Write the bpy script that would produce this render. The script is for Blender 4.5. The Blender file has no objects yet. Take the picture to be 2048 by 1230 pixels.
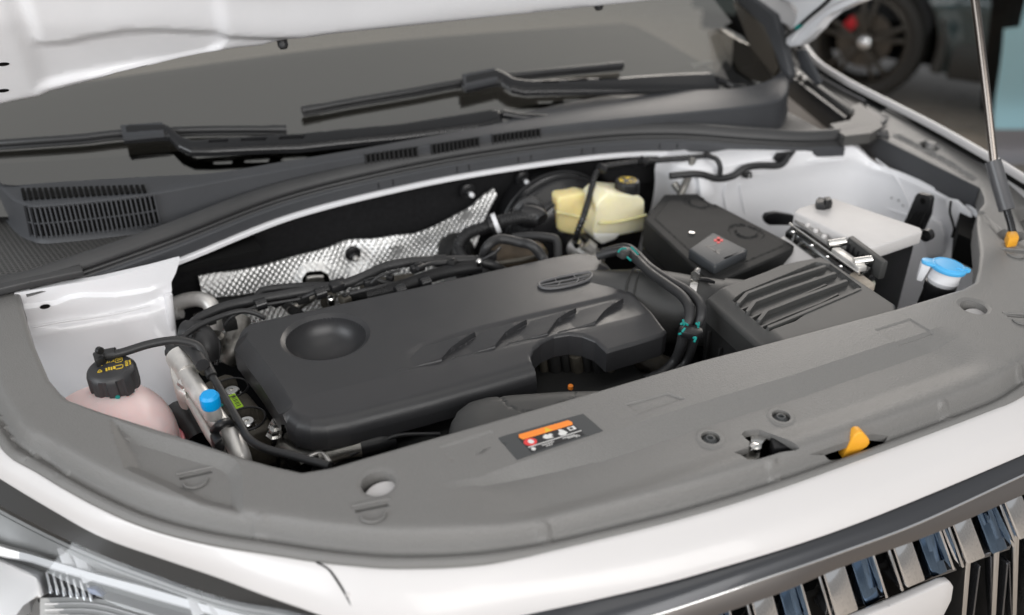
import bpy, bmesh, math, random
import numpy as np
from mathutils import Vector, Matrix
from mathutils.geometry import delaunay_2d_cdt

random.seed(7)
scene = bpy.context.scene
COL = scene.collection

# ------------------------------------------------------------------ camera
# metres; x across the car, y towards the windscreen, z up, z = 0 at the rim of the engine bay
FPX = 1769.66
PITCH, YAW = math.radians(30.8716), math.radians(24.0022)
CAMP = np.array([-0.52408755, -1.14168239, 0.56072342]) * 1.15
cam = bpy.data.cameras.new('camera')
cam.sensor_width = 36.0
cam.lens = 36.0 * FPX / 2048.0
cam.clip_start = 0.02
cam.clip_end = 200.0
cam.dof.use_dof = True
cam.dof.focus_distance = 1.20
cam.dof.aperture_fstop = 2.2
camo = bpy.data.objects.new('camera', cam)
camo.location = CAMP
camo.rotation_euler = (math.radians(90) - PITCH, 0, -YAW)
COL.objects.link(camo)
scene.camera = camo

# ------------------------------------------------------------------ light
world = bpy.data.worlds.new('World')
scene.world = world
world.use_nodes = True
bg = world.node_tree.nodes['Background']
bg.inputs[0].default_value = (0.96, 0.98, 1.0, 1)
bg.inputs[1].default_value = 0.35


def area_light(name, loc, target, sx, sy, power, col):
    l = bpy.data.lights.new(name, 'AREA')
    l.shape = 'RECTANGLE'
    l.size, l.size_y, l.energy, l.color = sx, sy, power, col
    o = bpy.data.objects.new(name, l)
    o.location = loc
    d = Vector(target) - Vector(loc)
    o.rotation_euler = d.to_track_quat('-Z', 'Y').to_euler()
    COL.objects.link(o)
    return o


# area lights for unseen sources, added for highlights, fill and sheen
area_light('unseen_overhead_light', (0.0, -1.5, 3.1), (0, -0.5, 0), 3.6, 1.2, 14, (1, .96, .90))
area_light('unseen_soft_light', (-0.4, -4.8, 1.9), (0, 0, 0), 5.0, 2.2, 148, (1, .98, .96))
area_light('unseen_soft_light', (-4.2, -1.6, 1.3), (0, -0.2, 0), 3.0, 2.2, 85, (.92, .96, 1))
area_light('unseen_soft_light', (3.9, 3.9, 2.3), (0.2, -0.6, 0), 3.4, 1.4, 105, (1, .93, .86))  # added at the rear right for sheen on the trim

scene.view_settings.view_transform = 'Standard'
scene.view_settings.look = 'None'
scene.view_settings.exposure = 0.22
scene.view_settings.gamma = 1.0
scene.view_settings.use_curve_mapping = False
scene.render.engine = 'CYCLES'
scene.cycles.use_denoising = True
scene.cycles.use_adaptive_sampling = True
scene.cycles.adaptive_threshold = 0.02
scene.cycles.max_bounces = 8
scene.cycles.transparent_max_bounces = 8
scene.cycles.caustics_reflective = False
scene.cycles.caustics_refractive = False
scene.cycles.sample_clamp_indirect = 6.0

# ------------------------------------------------------------------ helpers
_f = np.array([math.sin(YAW) * math.cos(PITCH), math.cos(YAW) * math.cos(PITCH), -math.sin(PITCH)])
_r = np.array([math.cos(YAW), -math.sin(YAW), 0.0])
_u = np.cross(_r, _f)


def U(px, py, z=None, y=None, x=None):
    """a measured point of the photograph, brought back onto the plane it lies on"""
    d = _f + _r * (px - 1024) / FPX - _u * (py - 615) / FPX
    if z is not None:
        t = (z - CAMP[2]) / d[2]
    elif y is not None:
        t = (y - CAMP[1]) / d[1]
    else:
        t = (x - CAMP[0]) / d[0]
    return CAMP + t * d


def UZ(pts, z):
    if callable(z):
        return [US(px, py, z) for px, py in pts]
    return [U(px, py, z=z) for px, py in pts]


def U3(pts):
    return [U(px, py, z=z) for px, py, z in pts]


def UY(pts, y):
    return [U(px, py, y=y) for px, py in pts]


def UX(pts, x):
    return [U(px, py, x=x) for px, py in pts]


def US(px, py, fn):
    z = 0.0
    for _ in range(25):
        p = U(px, py, z=z)
        z = 0.5 * z + 0.5 * float(fn(np.array([p[0]]), np.array([p[1]]))[0])
    return U(px, py, z=z)


def xy(pts):
    return [(float(p[0]), float(p[1])) for p in pts]


def cr(pts, n=6):
    P = [np.array(p, float) for p in pts]
    if len(P) < 3:
        return np.array([P[0] + (P[1] - P[0]) * i / n for i in range(n + 1)])
    Q = [2 * P[0] - P[1]] + P + [2 * P[-1] - P[-2]]
    out = []
    for i in range(1, len(Q) - 2):
        p0, p1, p2, p3 = Q[i - 1:i + 3]
        for k in range(n):
            t = k / n
            out.append(0.5 * ((2 * p1) + (-p0 + p2) * t + (2 * p0 - 5 * p1 + 4 * p2 - p3) * t * t + (-p0 + 3 * p1 - 3 * p2 + p3) * t ** 3))
    out.append(P[-1])
    return np.array(out)


def resample(P, n):
    P = np.array(P, float)
    s = np.concatenate([[0], np.cumsum(np.linalg.norm(np.diff(P, axis=0), axis=1))])
    t = np.linspace(0, s[-1], n)
    return np.stack([np.interp(t, s, P[:, k]) for k in range(P.shape[1])], 1)


def sstep(a, b, x):
    t = np.clip((x - a) / (b - a), 0, 1)
    return t * t * (3 - 2 * t)


def dist_line(L, X, Y, closed=False):
    L = np.array(L, float)[:, :2]
    n = len(L)
    best = np.full(X.shape, 1e9)
    for i in range(n if closed else n - 1):
        a, b = L[i], L[(i + 1) % n]
        d = b - a
        q = max(d @ d, 1e-14)
        t = np.clip(((X - a[0]) * d[0] + (Y - a[1]) * d[1]) / q, 0, 1)
        best = np.minimum(best, np.hypot(X - a[0] - t * d[0], Y - a[1] - t * d[1]))
    return best


def inside(L, X, Y):
    L = np.array(L, float)[:, :2]
    n = len(L)
    c = np.zeros(X.shape, bool)
    for i in range(n):
        x0, y0 = L[i]
        x1, y1 = L[(i + 1) % n]
        if y0 == y1:
            continue
        m = ((y0 > Y) != (y1 > Y)) & (X < (x1 - x0) * (Y - y0) / (y1 - y0) + x0)
        c ^= m
    return c


def sdf(L, X, Y):
    d = dist_line(L, X, Y, True)
    return np.where(inside(L, X, Y), d, -d)


def tag(o, label, cat, group=None):
    o['label'] = label
    o['category'] = cat
    if group:
        o['group'] = group
    return o


def thing(name, label, cat, loc=(0, 0, 0), group=None):
    o = bpy.data.objects.new(name, None)
    o.location = [float(v) for v in loc]
    o.empty_display_size = 0.02
    COL.objects.link(o)
    return tag(o, label, cat, group)


def link(o, parent=None):
    COL.objects.link(o)
    if parent is not None:
        o.parent = parent
        if parent.type == 'EMPTY':
            o.matrix_parent_inverse = Matrix.Translation(-Vector(parent.location))
    return o


def mk(name, verts, faces, m, parent=None, sharp=35, recalc=True):
    me = bpy.data.meshes.new(name)
    me.from_pydata([tuple(map(float, v)) for v in verts], [], [tuple(map(int, f)) for f in faces])
    if recalc:
        bm = bmesh.new()
        bm.from_mesh(me)
        bmesh.ops.recalc_face_normals(bm, faces=bm.faces)
        bm.to_mesh(me)
        bm.free()
    if sharp:
        me.polygons.foreach_set('use_smooth', [True] * len(me.polygons))
        me.set_sharp_from_angle(angle=math.radians(sharp))
    me.materials.append(m)
    return link(bpy.data.objects.new(name, me), parent)


def mkbm(name, bm, m, parent=None, sharp=35):
    bmesh.ops.recalc_face_normals(bm, faces=bm.faces)
    me = bpy.data.meshes.new(name)
    bm.to_mesh(me)
    bm.free()
    if sharp:
        me.polygons.foreach_set('use_smooth', [True] * len(me.polygons))
        me.set_sharp_from_angle(angle=math.radians(sharp))
    me.materials.append(m)
    return link(bpy.data.objects.new(name, me), parent)


def tube(name, pts, r, m, parent=None, n=12, res=8, ribs=None, caps=True, smooth=True, flat=None):
    """a swept round hose; ribs = (count, depth) for corrugated hose"""
    P = cr(pts, res) if smooth else np.array(pts, float)
    if ribs:
        P = resample(P, ribs[0] * 4 + 1)
    R = np.full(len(P), r, float) if np.isscalar(r) else np.interp(np.linspace(0, 1, len(P)), np.linspace(0, 1, len(r)), r)
    if ribs:
        R = R + ribs[1] * np.where((np.arange(len(P)) % 4) < 2, 0.5, -0.5)
    T = np.gradient(P, axis=0)
    T /= np.maximum(np.linalg.norm(T, axis=1), 1e-9)[:, None]
    a = np.array([0, 0, 1.0]) if abs(T[0][2]) < .9 else np.array([1.0, 0, 0])
    N = a - T[0] * (a @ T[0])
    N /= np.linalg.norm(N)
    V, F = [], []
    for i in range(len(P)):
        N = N - T[i] * (N @ T[i])
        N /= np.linalg.norm(N)
        B = np.cross(T[i], N)
        for k in range(n):
            w = 2 * math.pi * k / n
            V.append(P[i] + R[i] * (math.cos(w) * N * (flat or 1) + math.sin(w) * B))
    for i in range(len(P) - 1):
        for k in range(n):
            k2 = (k + 1) % n
            F.append((i * n + k, i * n + k2, (i + 1) * n + k2, (i + 1) * n + k))
    if caps:
        F.append(tuple(range(n - 1, -1, -1)))
        F.append(tuple((len(P) - 1) * n + k for k in range(n)))
    return mk(name, V, F, m, parent, 50)


def lathe(name, prof, org, axis, m, parent=None, n=32, sharp=35, scale=(1, 1), twist=None):
    ax = np.array(axis, float)
    ax /= np.linalg.norm(ax)
    a = np.array([1.0, 0, 0]) if abs(ax[0]) < .9 else np.array([0, 1.0, 0])
    e1 = a - ax * (a @ ax)
    e1 /= np.linalg.norm(e1)
    e2 = np.cross(ax, e1)
    org = np.array(org, float)
    V, F, idx = [], [], []
    for r, h in prof:
        if r < 1e-6:
            idx.append([len(V)])
            V.append(org + ax * h)
        else:
            idx.append(list(range(len(V), len(V) + n)))
            for k in range(n):
                w = 2 * math.pi * k / n
                rr = r * (twist(k, n, h) if twist else 1)
                V.append(org + ax * h + rr * (math.cos(w) * e1 * scale[0] + math.sin(w) * e2 * scale[1]))
    for A, B in zip(idx[:-1], idx[1:]):
        for k in range(n):
            k2 = (k + 1) % n
            if len(A) == 1 and len(B) == 1:
                continue
            if len(A) == 1:
                F.append((A[0], B[k], B[k2]))
            elif len(B) == 1:
                F.append((A[k], A[k2], B[0]))
            else:
                F.append((A[k], A[k2], B[k2], B[k]))
    return mk(name, V, F, m, parent, sharp)


def prism(name, top, down, m, parent=None, bevel=0.0, seg=2, sharp=35, taper=1.0):
    """a solid under a polygon of 3-D points, extruded along `down` (depth or vector)"""
    top = [np.array(p, float) for p in top]
    dv = np.array([0, 0, -down], float) if np.isscalar(down) else np.array(down, float)
    c = sum(top) / len(top)
    bm = bmesh.new()
    a = [bm.verts.new(p) for p in top]
    b = [bm.verts.new(c + (p - c) * taper + dv) for p in top]
    n = len(top)
    bm.faces.new(a)
    bm.faces.new(b[::-1])
    for i in range(n):
        bm.faces.new((a[i], b[i], b[(i + 1) % n], a[(i + 1) % n]))
    if bevel:
        bmesh.ops.bevel(bm, geom=list(bm.edges), offset=bevel, segments=seg, affect='EDGES', profile=0.5, clamp_overlap=True)
    return mkbm(name, bm, m, parent, sharp)


def bar(name, a, b, w, h, m, parent=None, bevel=0.0, up=(0, 0, 1), seg=2):
    """a straight bar from a to b, w wide, h high"""
    a, b, up = np.array(a, float), np.array(b, float), np.array(up, float)
    t = (b - a) / np.linalg.norm(b - a)
    s = np.cross(t, up)
    s /= np.linalg.norm(s)
    v = np.cross(s, t)
    top = [a + s * w / 2 + v * h / 2, b + s * w / 2 + v * h / 2, b - s * w / 2 + v * h / 2, a - s * w / 2 + v * h / 2]
    return prism(name, top, -v * h, m, parent, bevel, seg)


def loft(name, rows, m, parent=None, nu=60, nv=4, sharp=40, thick=0.0, raw=False):
    R = [resample(np.array(r_, float) if raw else cr(r_, 8), nu) for r_ in rows]
    G = []
    A = np.array(R)
    if nv > 1 and len(rows) > 2:
        G = np.stack([cr(A[:, j], nv) for j in range(nu)], 1)
    elif nv > 1:
        G = np.stack([A[0] + (A[1] - A[0]) * k / nv for k in range(nv + 1)], 0)
    else:
        G = A
    nr = len(G)
    V = G.reshape(-1, 3)
    F = [(i * nu + j, i * nu + j + 1, (i + 1) * nu + j + 1, (i + 1) * nu + j) for i in range(nr - 1) for j in range(nu - 1)]
    k = len(F) // 2
    q = [np.array(V[i]) for i in F[k]]
    if np.cross(q[2] - q[0], q[3] - q[1]) @ (CAMP - q[0]) < 0:
        F = [f[::-1] for f in F]
    o = mk(name, V, F, m, parent, sharp, recalc=False)
    if thick:
        md = o.modifiers.new('thickness', 'SOLIDIFY')
        md.thickness = thick
        md.offset = 0
    return o


def hf(name, outline, zfn, m, parent=None, holes=(), creases=(), step=0.006, skirt=0.02, xf=None, sharp=35, rings=()):
    """a moulded sheet: outline and holes in plan, height from zfn, edges turned down by `skirt`"""
    def rs(L, closed=True):
        L = [np.array(p[:2], float) for p in L]
        out = []
        n = len(L)
        for i in range(n if closed else n - 1):
            a, b = L[i], L[(i + 1) % n]
            k = max(1, int(math.ceil(np.linalg.norm(b - a) / step)))
            out += [a + (b - a) * j / k for j in range(k)]
        if not closed:
            out.append(L[-1])
        return out
    pts, edges = [], []

    def add(L, closed):
        L = rs(L, closed)
        i0 = len(pts)
        pts.extend(L)
        n = len(L)
        edges.extend((i0 + i, i0 + (i + 1) % n) for i in range(n if closed else n - 1))
    add(outline, True)
    for h in holes:
        add(h, True)
    for c in creases:
        add(c, False)
    for c in rings:
        add(c, True)
    O = np.array([p[:2] for p in outline], float)
    x0, y0 = O.min(0)
    x1, y1 = O.max(0)
    gx, gy = np.arange(x0 + step / 2, x1, step), np.arange(y0 + step / 2, y1, step * 0.9)
    X, Y = np.meshgrid(gx, gy)
    X[::2] += step / 2
    X, Y = X.ravel(), Y.ravel()
    keep = inside(O, X, Y)
    for h in holes:
        keep &= ~inside(h, X, Y)
    X, Y = X[keep], Y[keep]
    B = np.array(pts)
    ok = np.ones(len(X), bool)
    for i in range(0, len(X), 4000):
        D = np.hypot(X[i:i + 4000, None] - B[None, :, 0], Y[i:i + 4000, None] - B[None, :, 1]).min(1)
        ok[i:i + 4000] = D > step * 0.45
    P = [Vector((float(p[0]), float(p[1]))) for p in pts] + [Vector((float(a), float(b))) for a, b in zip(X[ok], Y[ok])]
    vo, _, fo, _, _, _ = delaunay_2d_cdt(P, edges, [], 0, 1e-7)
    VX = np.array([v.x for v in vo])
    VY = np.array([v.y for v in vo])
    Fa = np.array([list(f) for f in fo if len(f) == 3])
    cx, cy = VX[Fa].mean(1), VY[Fa].mean(1)
    keep = inside(O, cx, cy)
    for h in holes:
        keep &= ~inside(h, cx, cy)
    Fa = Fa[keep]
    VZ = zfn(VX, VY)
    V = [np.array(v) for v in zip(VX, VY, VZ)]
    faces = [tuple(f) for f in Fa]
    if skirt is not None:
        cnt = {}
        for f in faces:
            for k in range(3):
                e = (f[k], f[(k + 1) % 3])
                cnt[e] = cnt.get(e, 0) + 1
        low = {}

        def lo(i):
            if i not in low:
                low[i] = len(V)
                d = skirt(VX[i], VY[i]) if callable(skirt) else skirt
                V.append(np.array([VX[i], VY[i], VZ[i] - d]))
            return low[i]
        for (a, b) in list(cnt):
            if (b, a) not in cnt:
                faces.append((b, a, lo(a), lo(b)))
    used = sorted({i for f in faces for i in f})
    mp = {i: k for k, i in enumerate(used)}
    V = [V[i] for i in used]
    ntop = len(Fa)
    if xf:
        V = [xf(*v) for v in V]
        return mk(name, V, [tuple(mp[i] for i in f) for f in faces], m, parent, sharp)
    o = mk(name, V, [tuple(mp[i] for i in f) for f in faces], m, parent, sharp, recalc=False)
    me = o.data
    # exact surface normals, taken just inside each face so that creases stay crisp
    mx, my = VX[Fa].mean(1), VY[Fa].mean(1)
    qx = (VX[Fa] * .86 + mx[:, None] * .14).ravel()
    qy = (VY[Fa] * .86 + my[:, None] * .14).ravel()
    e_ = 2.5e-4
    z0 = zfn(qx, qy)
    nx, ny = -(zfn(qx + e_, qy) - z0) / e_, -(zfn(qx, qy + e_) - z0) / e_
    nn = np.stack([nx, ny, np.ones_like(nx)], 1)
    nn /= np.linalg.norm(nn, axis=1)[:, None]
    fn_ = np.zeros(len(me.polygons) * 3)
    me.polygons.foreach_get('normal', fn_)
    fn_ = fn_.reshape(-1, 3)
    tri_n = np.repeat(fn_[:ntop], 3, axis=0)
    bad = (nn * tri_n).sum(1) < .80
    nn[bad] = tri_n[bad]
    rest = np.repeat(fn_[ntop:], 4, axis=0)
    me.normals_split_custom_set([tuple(v) for v in np.vstack([nn, rest])] if len(rest) else [tuple(v) for v in nn])
    return o


def decal(name, poly, zfn, m, parent=None, off=0.0006, step=0.006):
    return hf(name, xy(poly), lambda X, Y: zfn(X, Y) + off, m, parent, step=step, skirt=off * 0.9)


def circ(c, r, n=28, ry=None, a0=0.0):
    return [(c[0] + r * math.cos(a0 + 2 * math.pi * k / n), c[1] + (ry or r) * math.sin(a0 + 2 * math.pi * k / n)) for k in range(n)]


def poly_off(L, d):
    L = np.array([p[:2] for p in L], float)
    n = len(L)
    A = .5 * sum(L[i][0] * L[(i + 1) % n][1] - L[(i + 1) % n][0] * L[i][1] for i in range(n))
    out = []
    for i in range(n):
        a, b, c = L[i - 1], L[i], L[(i + 1) % n]
        t1 = (b - a) / max(np.linalg.norm(b - a), 1e-9)
        t2 = (c - b) / max(np.linalg.norm(c - b), 1e-9)
        n1, n2 = np.array([t1[1], -t1[0]]), np.array([t2[1], -t2[0]])
        m_ = n1 + n2
        m_ = m_ / max(m_ @ n1, .4)
        out.append(tuple(b + m_ * d * (1 if A > 0 else -1)))
    return out


def copy_tree(o, parent=None):
    c = o.copy()
    COL.objects.link(c)
    if parent is not None:
        c.parent = parent
    for ch in list(o.children):
        copy_tree(ch, c)
    return c


# ------------------------------------------------------------------ materials
def mat(name, col, rough=.5, metal=0.0, spec=.5, bump=None, coat=0.0, var=0.0, vscale=30.0, rvar=0.0, trans=0.0, sss=0.0, sssr=(1, .5, .4), ior=None, alpha=1.0):
    m = bpy.data.materials.new(name)
    m.use_nodes = True
    nt = m.node_tree
    b = nt.nodes['Principled BSDF']
    b.inputs['Base Color'].default_value = (*col, 1)
    b.inputs['Roughness'].default_value = rough
    b.inputs['Metallic'].default_value = metal
    b.inputs['Specular IOR Level'].default_value = spec
    b.inputs['Coat Weight'].default_value = coat
    b.inputs['Coat Roughness'].default_value = .06
    b.inputs['Transmission Weight'].default_value = trans
    if ior:
        b.inputs['IOR'].default_value = ior
    if sss:
        b.inputs['Subsurface Weight'].default_value = sss
        b.inputs['Subsurface Radius'].default_value = sssr
        b.inputs['Subsurface Scale'].default_value = 0.02
    if alpha < 1:
        b.inputs['Alpha'].default_value = alpha
    tc = nt.nodes.new('ShaderNodeTexCoord')
    if var or rvar:
        nz = nt.nodes.new('ShaderNodeTexNoise')
        nz.inputs['Scale'].default_value = vscale
        nz.inputs['Detail'].default_value = 6
        nz.inputs['Roughness'].default_value = .62
        nt.links.new(tc.outputs['Object'], nz.inputs['Vector'])
        if var:
            mr = nt.nodes.new('ShaderNodeMapRange')
            mr.inputs[1].default_value, mr.inputs[2].default_value = .3, .7
            mr.inputs[3].default_value, mr.inputs[4].default_value = 1 - var, 1 + var
            nt.links.new(nz.outputs[0], mr.inputs[0])
            mx = nt.nodes.new('ShaderNodeVectorMath')
            mx.operation = 'SCALE'
            mx.inputs[0].default_value = col
            nt.links.new(mr.outputs[0], mx.inputs['Scale'])
            nt.links.new(mx.outputs[0], b.inputs['Base Color'])
        if rvar:
            mr = nt.nodes.new('ShaderNodeMapRange')
            mr.inputs[1].default_value, mr.inputs[2].default_value = .3, .7
            mr.inputs[3].default_value, mr.inputs[4].default_value = max(.02, rough - rvar), min(1, rough + rvar)
            nt.links.new(nz.outputs[0], mr.inputs[0])
            nt.links.new(mr.outputs[0], b.inputs['Roughness'])
    if bump:
        nb = nt.nodes.new('ShaderNodeTexNoise')
        nb.inputs['Scale'].default_value = bump[0]
        nb.inputs['Detail'].default_value = 3
        nt.links.new(tc.outputs['Object'], nb.inputs['Vector'])
        bn = nt.nodes.new('ShaderNodeBump')
        bn.inputs['Strength'].default_value = bump[1]
        bn.inputs['Distance'].default_value = bump[2] if len(bump) > 2 else .0006
        nt.links.new(nb.outputs[0], bn.inputs['Height'])
        nt.links.new(bn.outputs[0], b.inputs['Normal'])
    return m


M = {}
M['paint'] = mat('white_paint', (.64, .622, .618), .36, coat=.3, var=.012, vscale=6)
M['inner_paint'] = mat('white_inner_paint', (.84, .84, .86), .30, coat=.4, var=.02, vscale=9, bump=(55, .10, .001))
M['trim'] = mat('grained_trim_plastic', (.178, .174, .168), .42, bump=(520, .8, .0009), var=.05, vscale=420, rvar=.05)
M['cowl'] = mat('cowl_plastic', (.048, .050, .055), .50, bump=(900, .4, .0005), var=.06, vscale=20)
M['cover'] = mat('engine_cover_plastic', (.030, .030, .032), .35, bump=(1100, .28, .0004), var=.06, vscale=25, rvar=.04)
M['duct'] = mat('duct_plastic', (.045, .045, .044), .50, bump=(1000, .3, .0004), var=.08, vscale=20)
M['black'] = mat('black_plastic', (.012, .012, .013), .38, var=.2, vscale=40)
M['blackm'] = mat('matt_black_plastic', (.016, .016, .016), .66, spec=.35, bump=(600, .3, .0006), var=.2, vscale=30)
M['rubber'] = mat('black_rubber', (.022, .022, .023), .48, var=.2, vscale=45, rvar=.1)
M['seal'] = mat('weatherstrip_rubber', (.045, .045, .046), .46, bump=(500, .2, .0004), var=.08, vscale=20)
M['gloss'] = mat('gloss_black_arm', (.014, .014, .015), .24, var=.1, vscale=15)
M['blade'] = mat('wiper_rubber', (.03, .03, .031), .36, var=.1, vscale=30)
M['foam'] = mat('black_felt', (.012, .012, .013), .9, spec=.2, bump=(500, .9, .001), var=.25, vscale=120)
M['alu'] = mat('aluminium', (.78, .76, .73), .46, metal=.7, var=.08, vscale=60, rvar=.1)
M['cast'] = mat('cast_metal', (.30, .29, .27), .45, metal=.9, bump=(300, .5, .001), var=.25, vscale=50)
M['dirty'] = mat('dusty_cast_iron', (.065, .058, .046), .62, metal=.2, bump=(260, .7, .001), var=.35, vscale=45)
M['steel'] = mat('bright_steel', (.75, .74, .72), .22, metal=1, rvar=.08, vscale=80)
M['silver'] = mat('silvered_reflector', (.88, .88, .89), .28, metal=.5)
M['chrome'] = mat('chrome', (.90, .90, .91), .07, metal=1)
M['smoke'] = mat('dark_chrome', (.16, .165, .18), .16, metal=.85)
M['frame'] = mat('gloss_gunmetal', (.052, .054, .060), .30, metal=.4, coat=.3)
M['taupe'] = mat('satin_taupe', (.135, .122, .115), .30, metal=.5)
M['lidgrey'] = mat('light_grey_plastic', (.62, .60, .59), .50, bump=(700, .2, .0003), var=.03, vscale=30)
M['pink'] = mat('coolant_tank_plastic', (.94, .70, .685), .34, sss=.6, sssr=(1, .45, .4), var=.06, vscale=9)
M['pinkdeep'] = mat('coolant_at_seam', (.85, .22, .25), .35, sss=.5, sssr=(1, .3, .3))
M['yellowtank'] = mat('brake_fluid_plastic', (.88, .74, .38), .34, sss=.8, sssr=(1, .8, .35), var=.10, vscale=16)
M['cleartank'] = mat('milky_plastic', (.80, .79, .72), .34, sss=.6, sssr=(1, .95, .8), var=.04, vscale=20)
M['blue'] = mat('light_blue_plastic', (.09, .46, .85), .40, sss=.1, sssr=(.3, .6, 1))
M['bluecap'] = mat('bright_blue_cap', (.0, .34, .78), .40)
M['white'] = mat('white_plastic', (.78, .78, .80), .40, sss=.2, sssr=(1, 1, 1))
M['yellow'] = mat('amber_plastic', (.86, .40, .03), .42, bump=(600, .2, .0004), var=.05)
M['print_yellow'] = mat('yellow_print', (.75, .52, .04), .6)
M['print_white'] = mat('white_print', (.75, .74, .72), .6)
M['print_red'] = mat('red_print', (.75, .05, .05), .5)
M['print_orange'] = mat('orange_print', (.95, .27, .03), .5)
M['print_dark'] = mat('dark_print', (.015, .015, .017), .45)
M['print_teal'] = mat('teal_paint_mark', (.0, .22, .20), .6)
M['print_lime'] = mat('lime_sticker', (.42, .72, .03), .5)
M['sticker'] = mat('grey_sticker', (.055, .058, .060), .45)
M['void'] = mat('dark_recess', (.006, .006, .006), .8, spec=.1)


def foil():
    """crinkled silver heat-shield foil"""
    m = mat('embossed_foil', (.88, .88, .87), .42, metal=.85, var=.08, vscale=30, bump=(38, .25, .004))
    return m


M['foil'] = foil()


def glass(name, tint, ior, rough=0.0, base=None):
    m = bpy.data.materials.new(name)
    m.use_nodes = True
    nt = m.node_tree
    for n_ in list(nt.nodes):
        nt.nodes.remove(n_)
    out = nt.nodes.new('ShaderNodeOutputMaterial')
    mix = nt.nodes.new('ShaderNodeMixShader')
    fr = nt.nodes.new('ShaderNodeFresnel')
    fr.inputs[0].default_value = ior
    tr = nt.nodes.new('ShaderNodeBsdfTransparent')
    tr.inputs[0].default_value = (*tint, 1)
    gl = nt.nodes.new('ShaderNodeBsdfGlossy')
    gl.inputs['Roughness'].default_value = rough
    gl.inputs['Color'].default_value = (*(base or (1, 1, 1)), 1)
    nt.links.new(fr.outputs[0], mix.inputs[0])
    nt.links.new(tr.outputs[0], mix.inputs[1])
    nt.links.new(gl.outputs[0], mix.inputs[2])
    nt.links.new(mix.outputs[0], out.inputs[0])
    return m


M['glass'] = glass('tinted_windscreen_glass', (.62, .62, .58), 3.4, 0.0, (1, .975, .925))
M['lens'] = glass('clear_lens', (.95, .96, .97), 1.5)
M['clear'] = glass('clear_plastic', (.82, .83, .83), 1.55, .08)


def mesh_grille_mat():
    m = mat('fine_mesh_plastic', (.035, .035, .036), .5)
    nt = m.node_tree
    b = nt.nodes['Principled BSDF']
    tc = nt.nodes.new('ShaderNodeTexCoord')
    mp = nt.nodes.new('ShaderNodeMapping')
    mp.inputs['Rotation'].default_value = (0, 0, .35)
    br = nt.nodes.new('ShaderNodeTexBrick')
    br.inputs['Scale'].default_value = 1.0
    br.inputs['Color1'].default_value = (.008, .008, .008, 1)
    br.inputs['Color2'].default_value = (.011, .011, .011, 1)
    br.inputs['Mortar'].default_value = (.11, .108, .104, 1)
    br.inputs['Mortar Size'].default_value = .0014
    br.inputs['Brick Width'].default_value = .0085
    br.inputs['Row Height'].default_value = .0062
    nt.links.new(tc.outputs['Object'], mp.inputs[0])
    nt.links.new(mp.outputs[0], br.inputs['Vector'])
    nt.links.new(br.outputs[0], b.inputs['Base Color'])
    return m


M['mesh'] = mesh_grille_mat()
# ================================================================== setting
def make_floor():
    m = mat('showroom_floor', (.36, .31, .26), .28, var=.10, vscale=2.0, rvar=.05)
    o = mk('showroom_floor', [(-14, -14, -1.05), (16, -14, -1.05), (16, 18, -1.05), (-14, 18, -1.05)], [(0, 1, 2, 3)], m, None, 0)
    o['kind'] = 'structure'


make_floor()

# ------------------------------------------------------------------ plan curves of the trim that frames the bay
ZE = -.030
FRONT_MAIN = [(-.895, .06), (-.885, -.06), (-.862, -.18)] + xy(UZ([(0, 889), (68, 935), (171, 995), (284, 1046), (410, 1080), (547, 1102), (629, 1115), (700, 1123), (782, 1129), (919, 1126), (1022, 1112), (1193, 1073),
                                                               (1380, 1026), (1553, 973), (1724, 912), (1963, 823), (2048, 785)], ZE)) + [(.455, -.718), (.53, -.675), (.60, -.62), (.68, -.545), (.745, -.465), (.80, -.395)]
FRONT_MAIN = xy(cr([(a, b, 0) for a, b in FRONT_MAIN], 4))
OUTR = xy(U3([(2048, 368, .015), (1980, 326, .016), (1920, 291, .017), (1861, 259, .017), (1800, 227, .016), (1782, 218, .015)]))
FRONT = FRONT_MAIN + OUTR
INNER = [(-.806, .045), (-.804, -.011), (-.785, -.144), (-.766, -.241), (-.754, -.275), (-.743, -.299), (-.708, -.340), (-.631, -.423), (-.569, -.492),
         (-.541, -.520), (-.512, -.545), (-.480, -.551), (-.342, -.550), (-.143, -.547), (.007, -.543), (.117, -.545), (.335, -.547), (.413, -.545),
         (.470, -.543), (.505, -.535), (.540, -.510), (.591, -.468), (.670, -.392), (.711, -.357), (.733, -.345), (.752, -.335), (.770, -.318), (.797, -.285),
         (.806, -.15), (.817, .011), (.819, .045)]
_pd = np.array([0, .003, .008, .011, .014, .017, .021, .025, .028, .031, .036, .07, .12, .16, 2])
_pz = np.array([-.034, -.029, -.028, -.0300, -.0340, -.0325, -.022, -.0135, -.0090, -.0078, -.0072, -.006, -.004, -.003, -.003])
_td = np.linspace(0, .2, 401)
_tz = np.convolve(np.pad(np.interp(_td, _pd, _pz), 3, 'edge'), np.ones(7) / 7, 'valid')
FR_IN = [p for p in FRONT_MAIN if p[1] < .03]


def trim_base(X, Y):
    d = dist_line(FR_IN, X, Y)
    k = np.where(X > 0, 1 - sstep(-.42, -.26, Y), 1 - .75 * sstep(-.30, -.12, Y))
    return k * np.interp(d, _td, _tz) + np.where(X > 0, .19 * np.clip(X - .80, 0, 1) * sstep(-.44, -.28, Y), 0)


TR = {}


def tp(*pts):
    """points of the trim's surface from the photograph"""
    return xy([US(a, b, trim_base) for a, b in pts])


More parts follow.
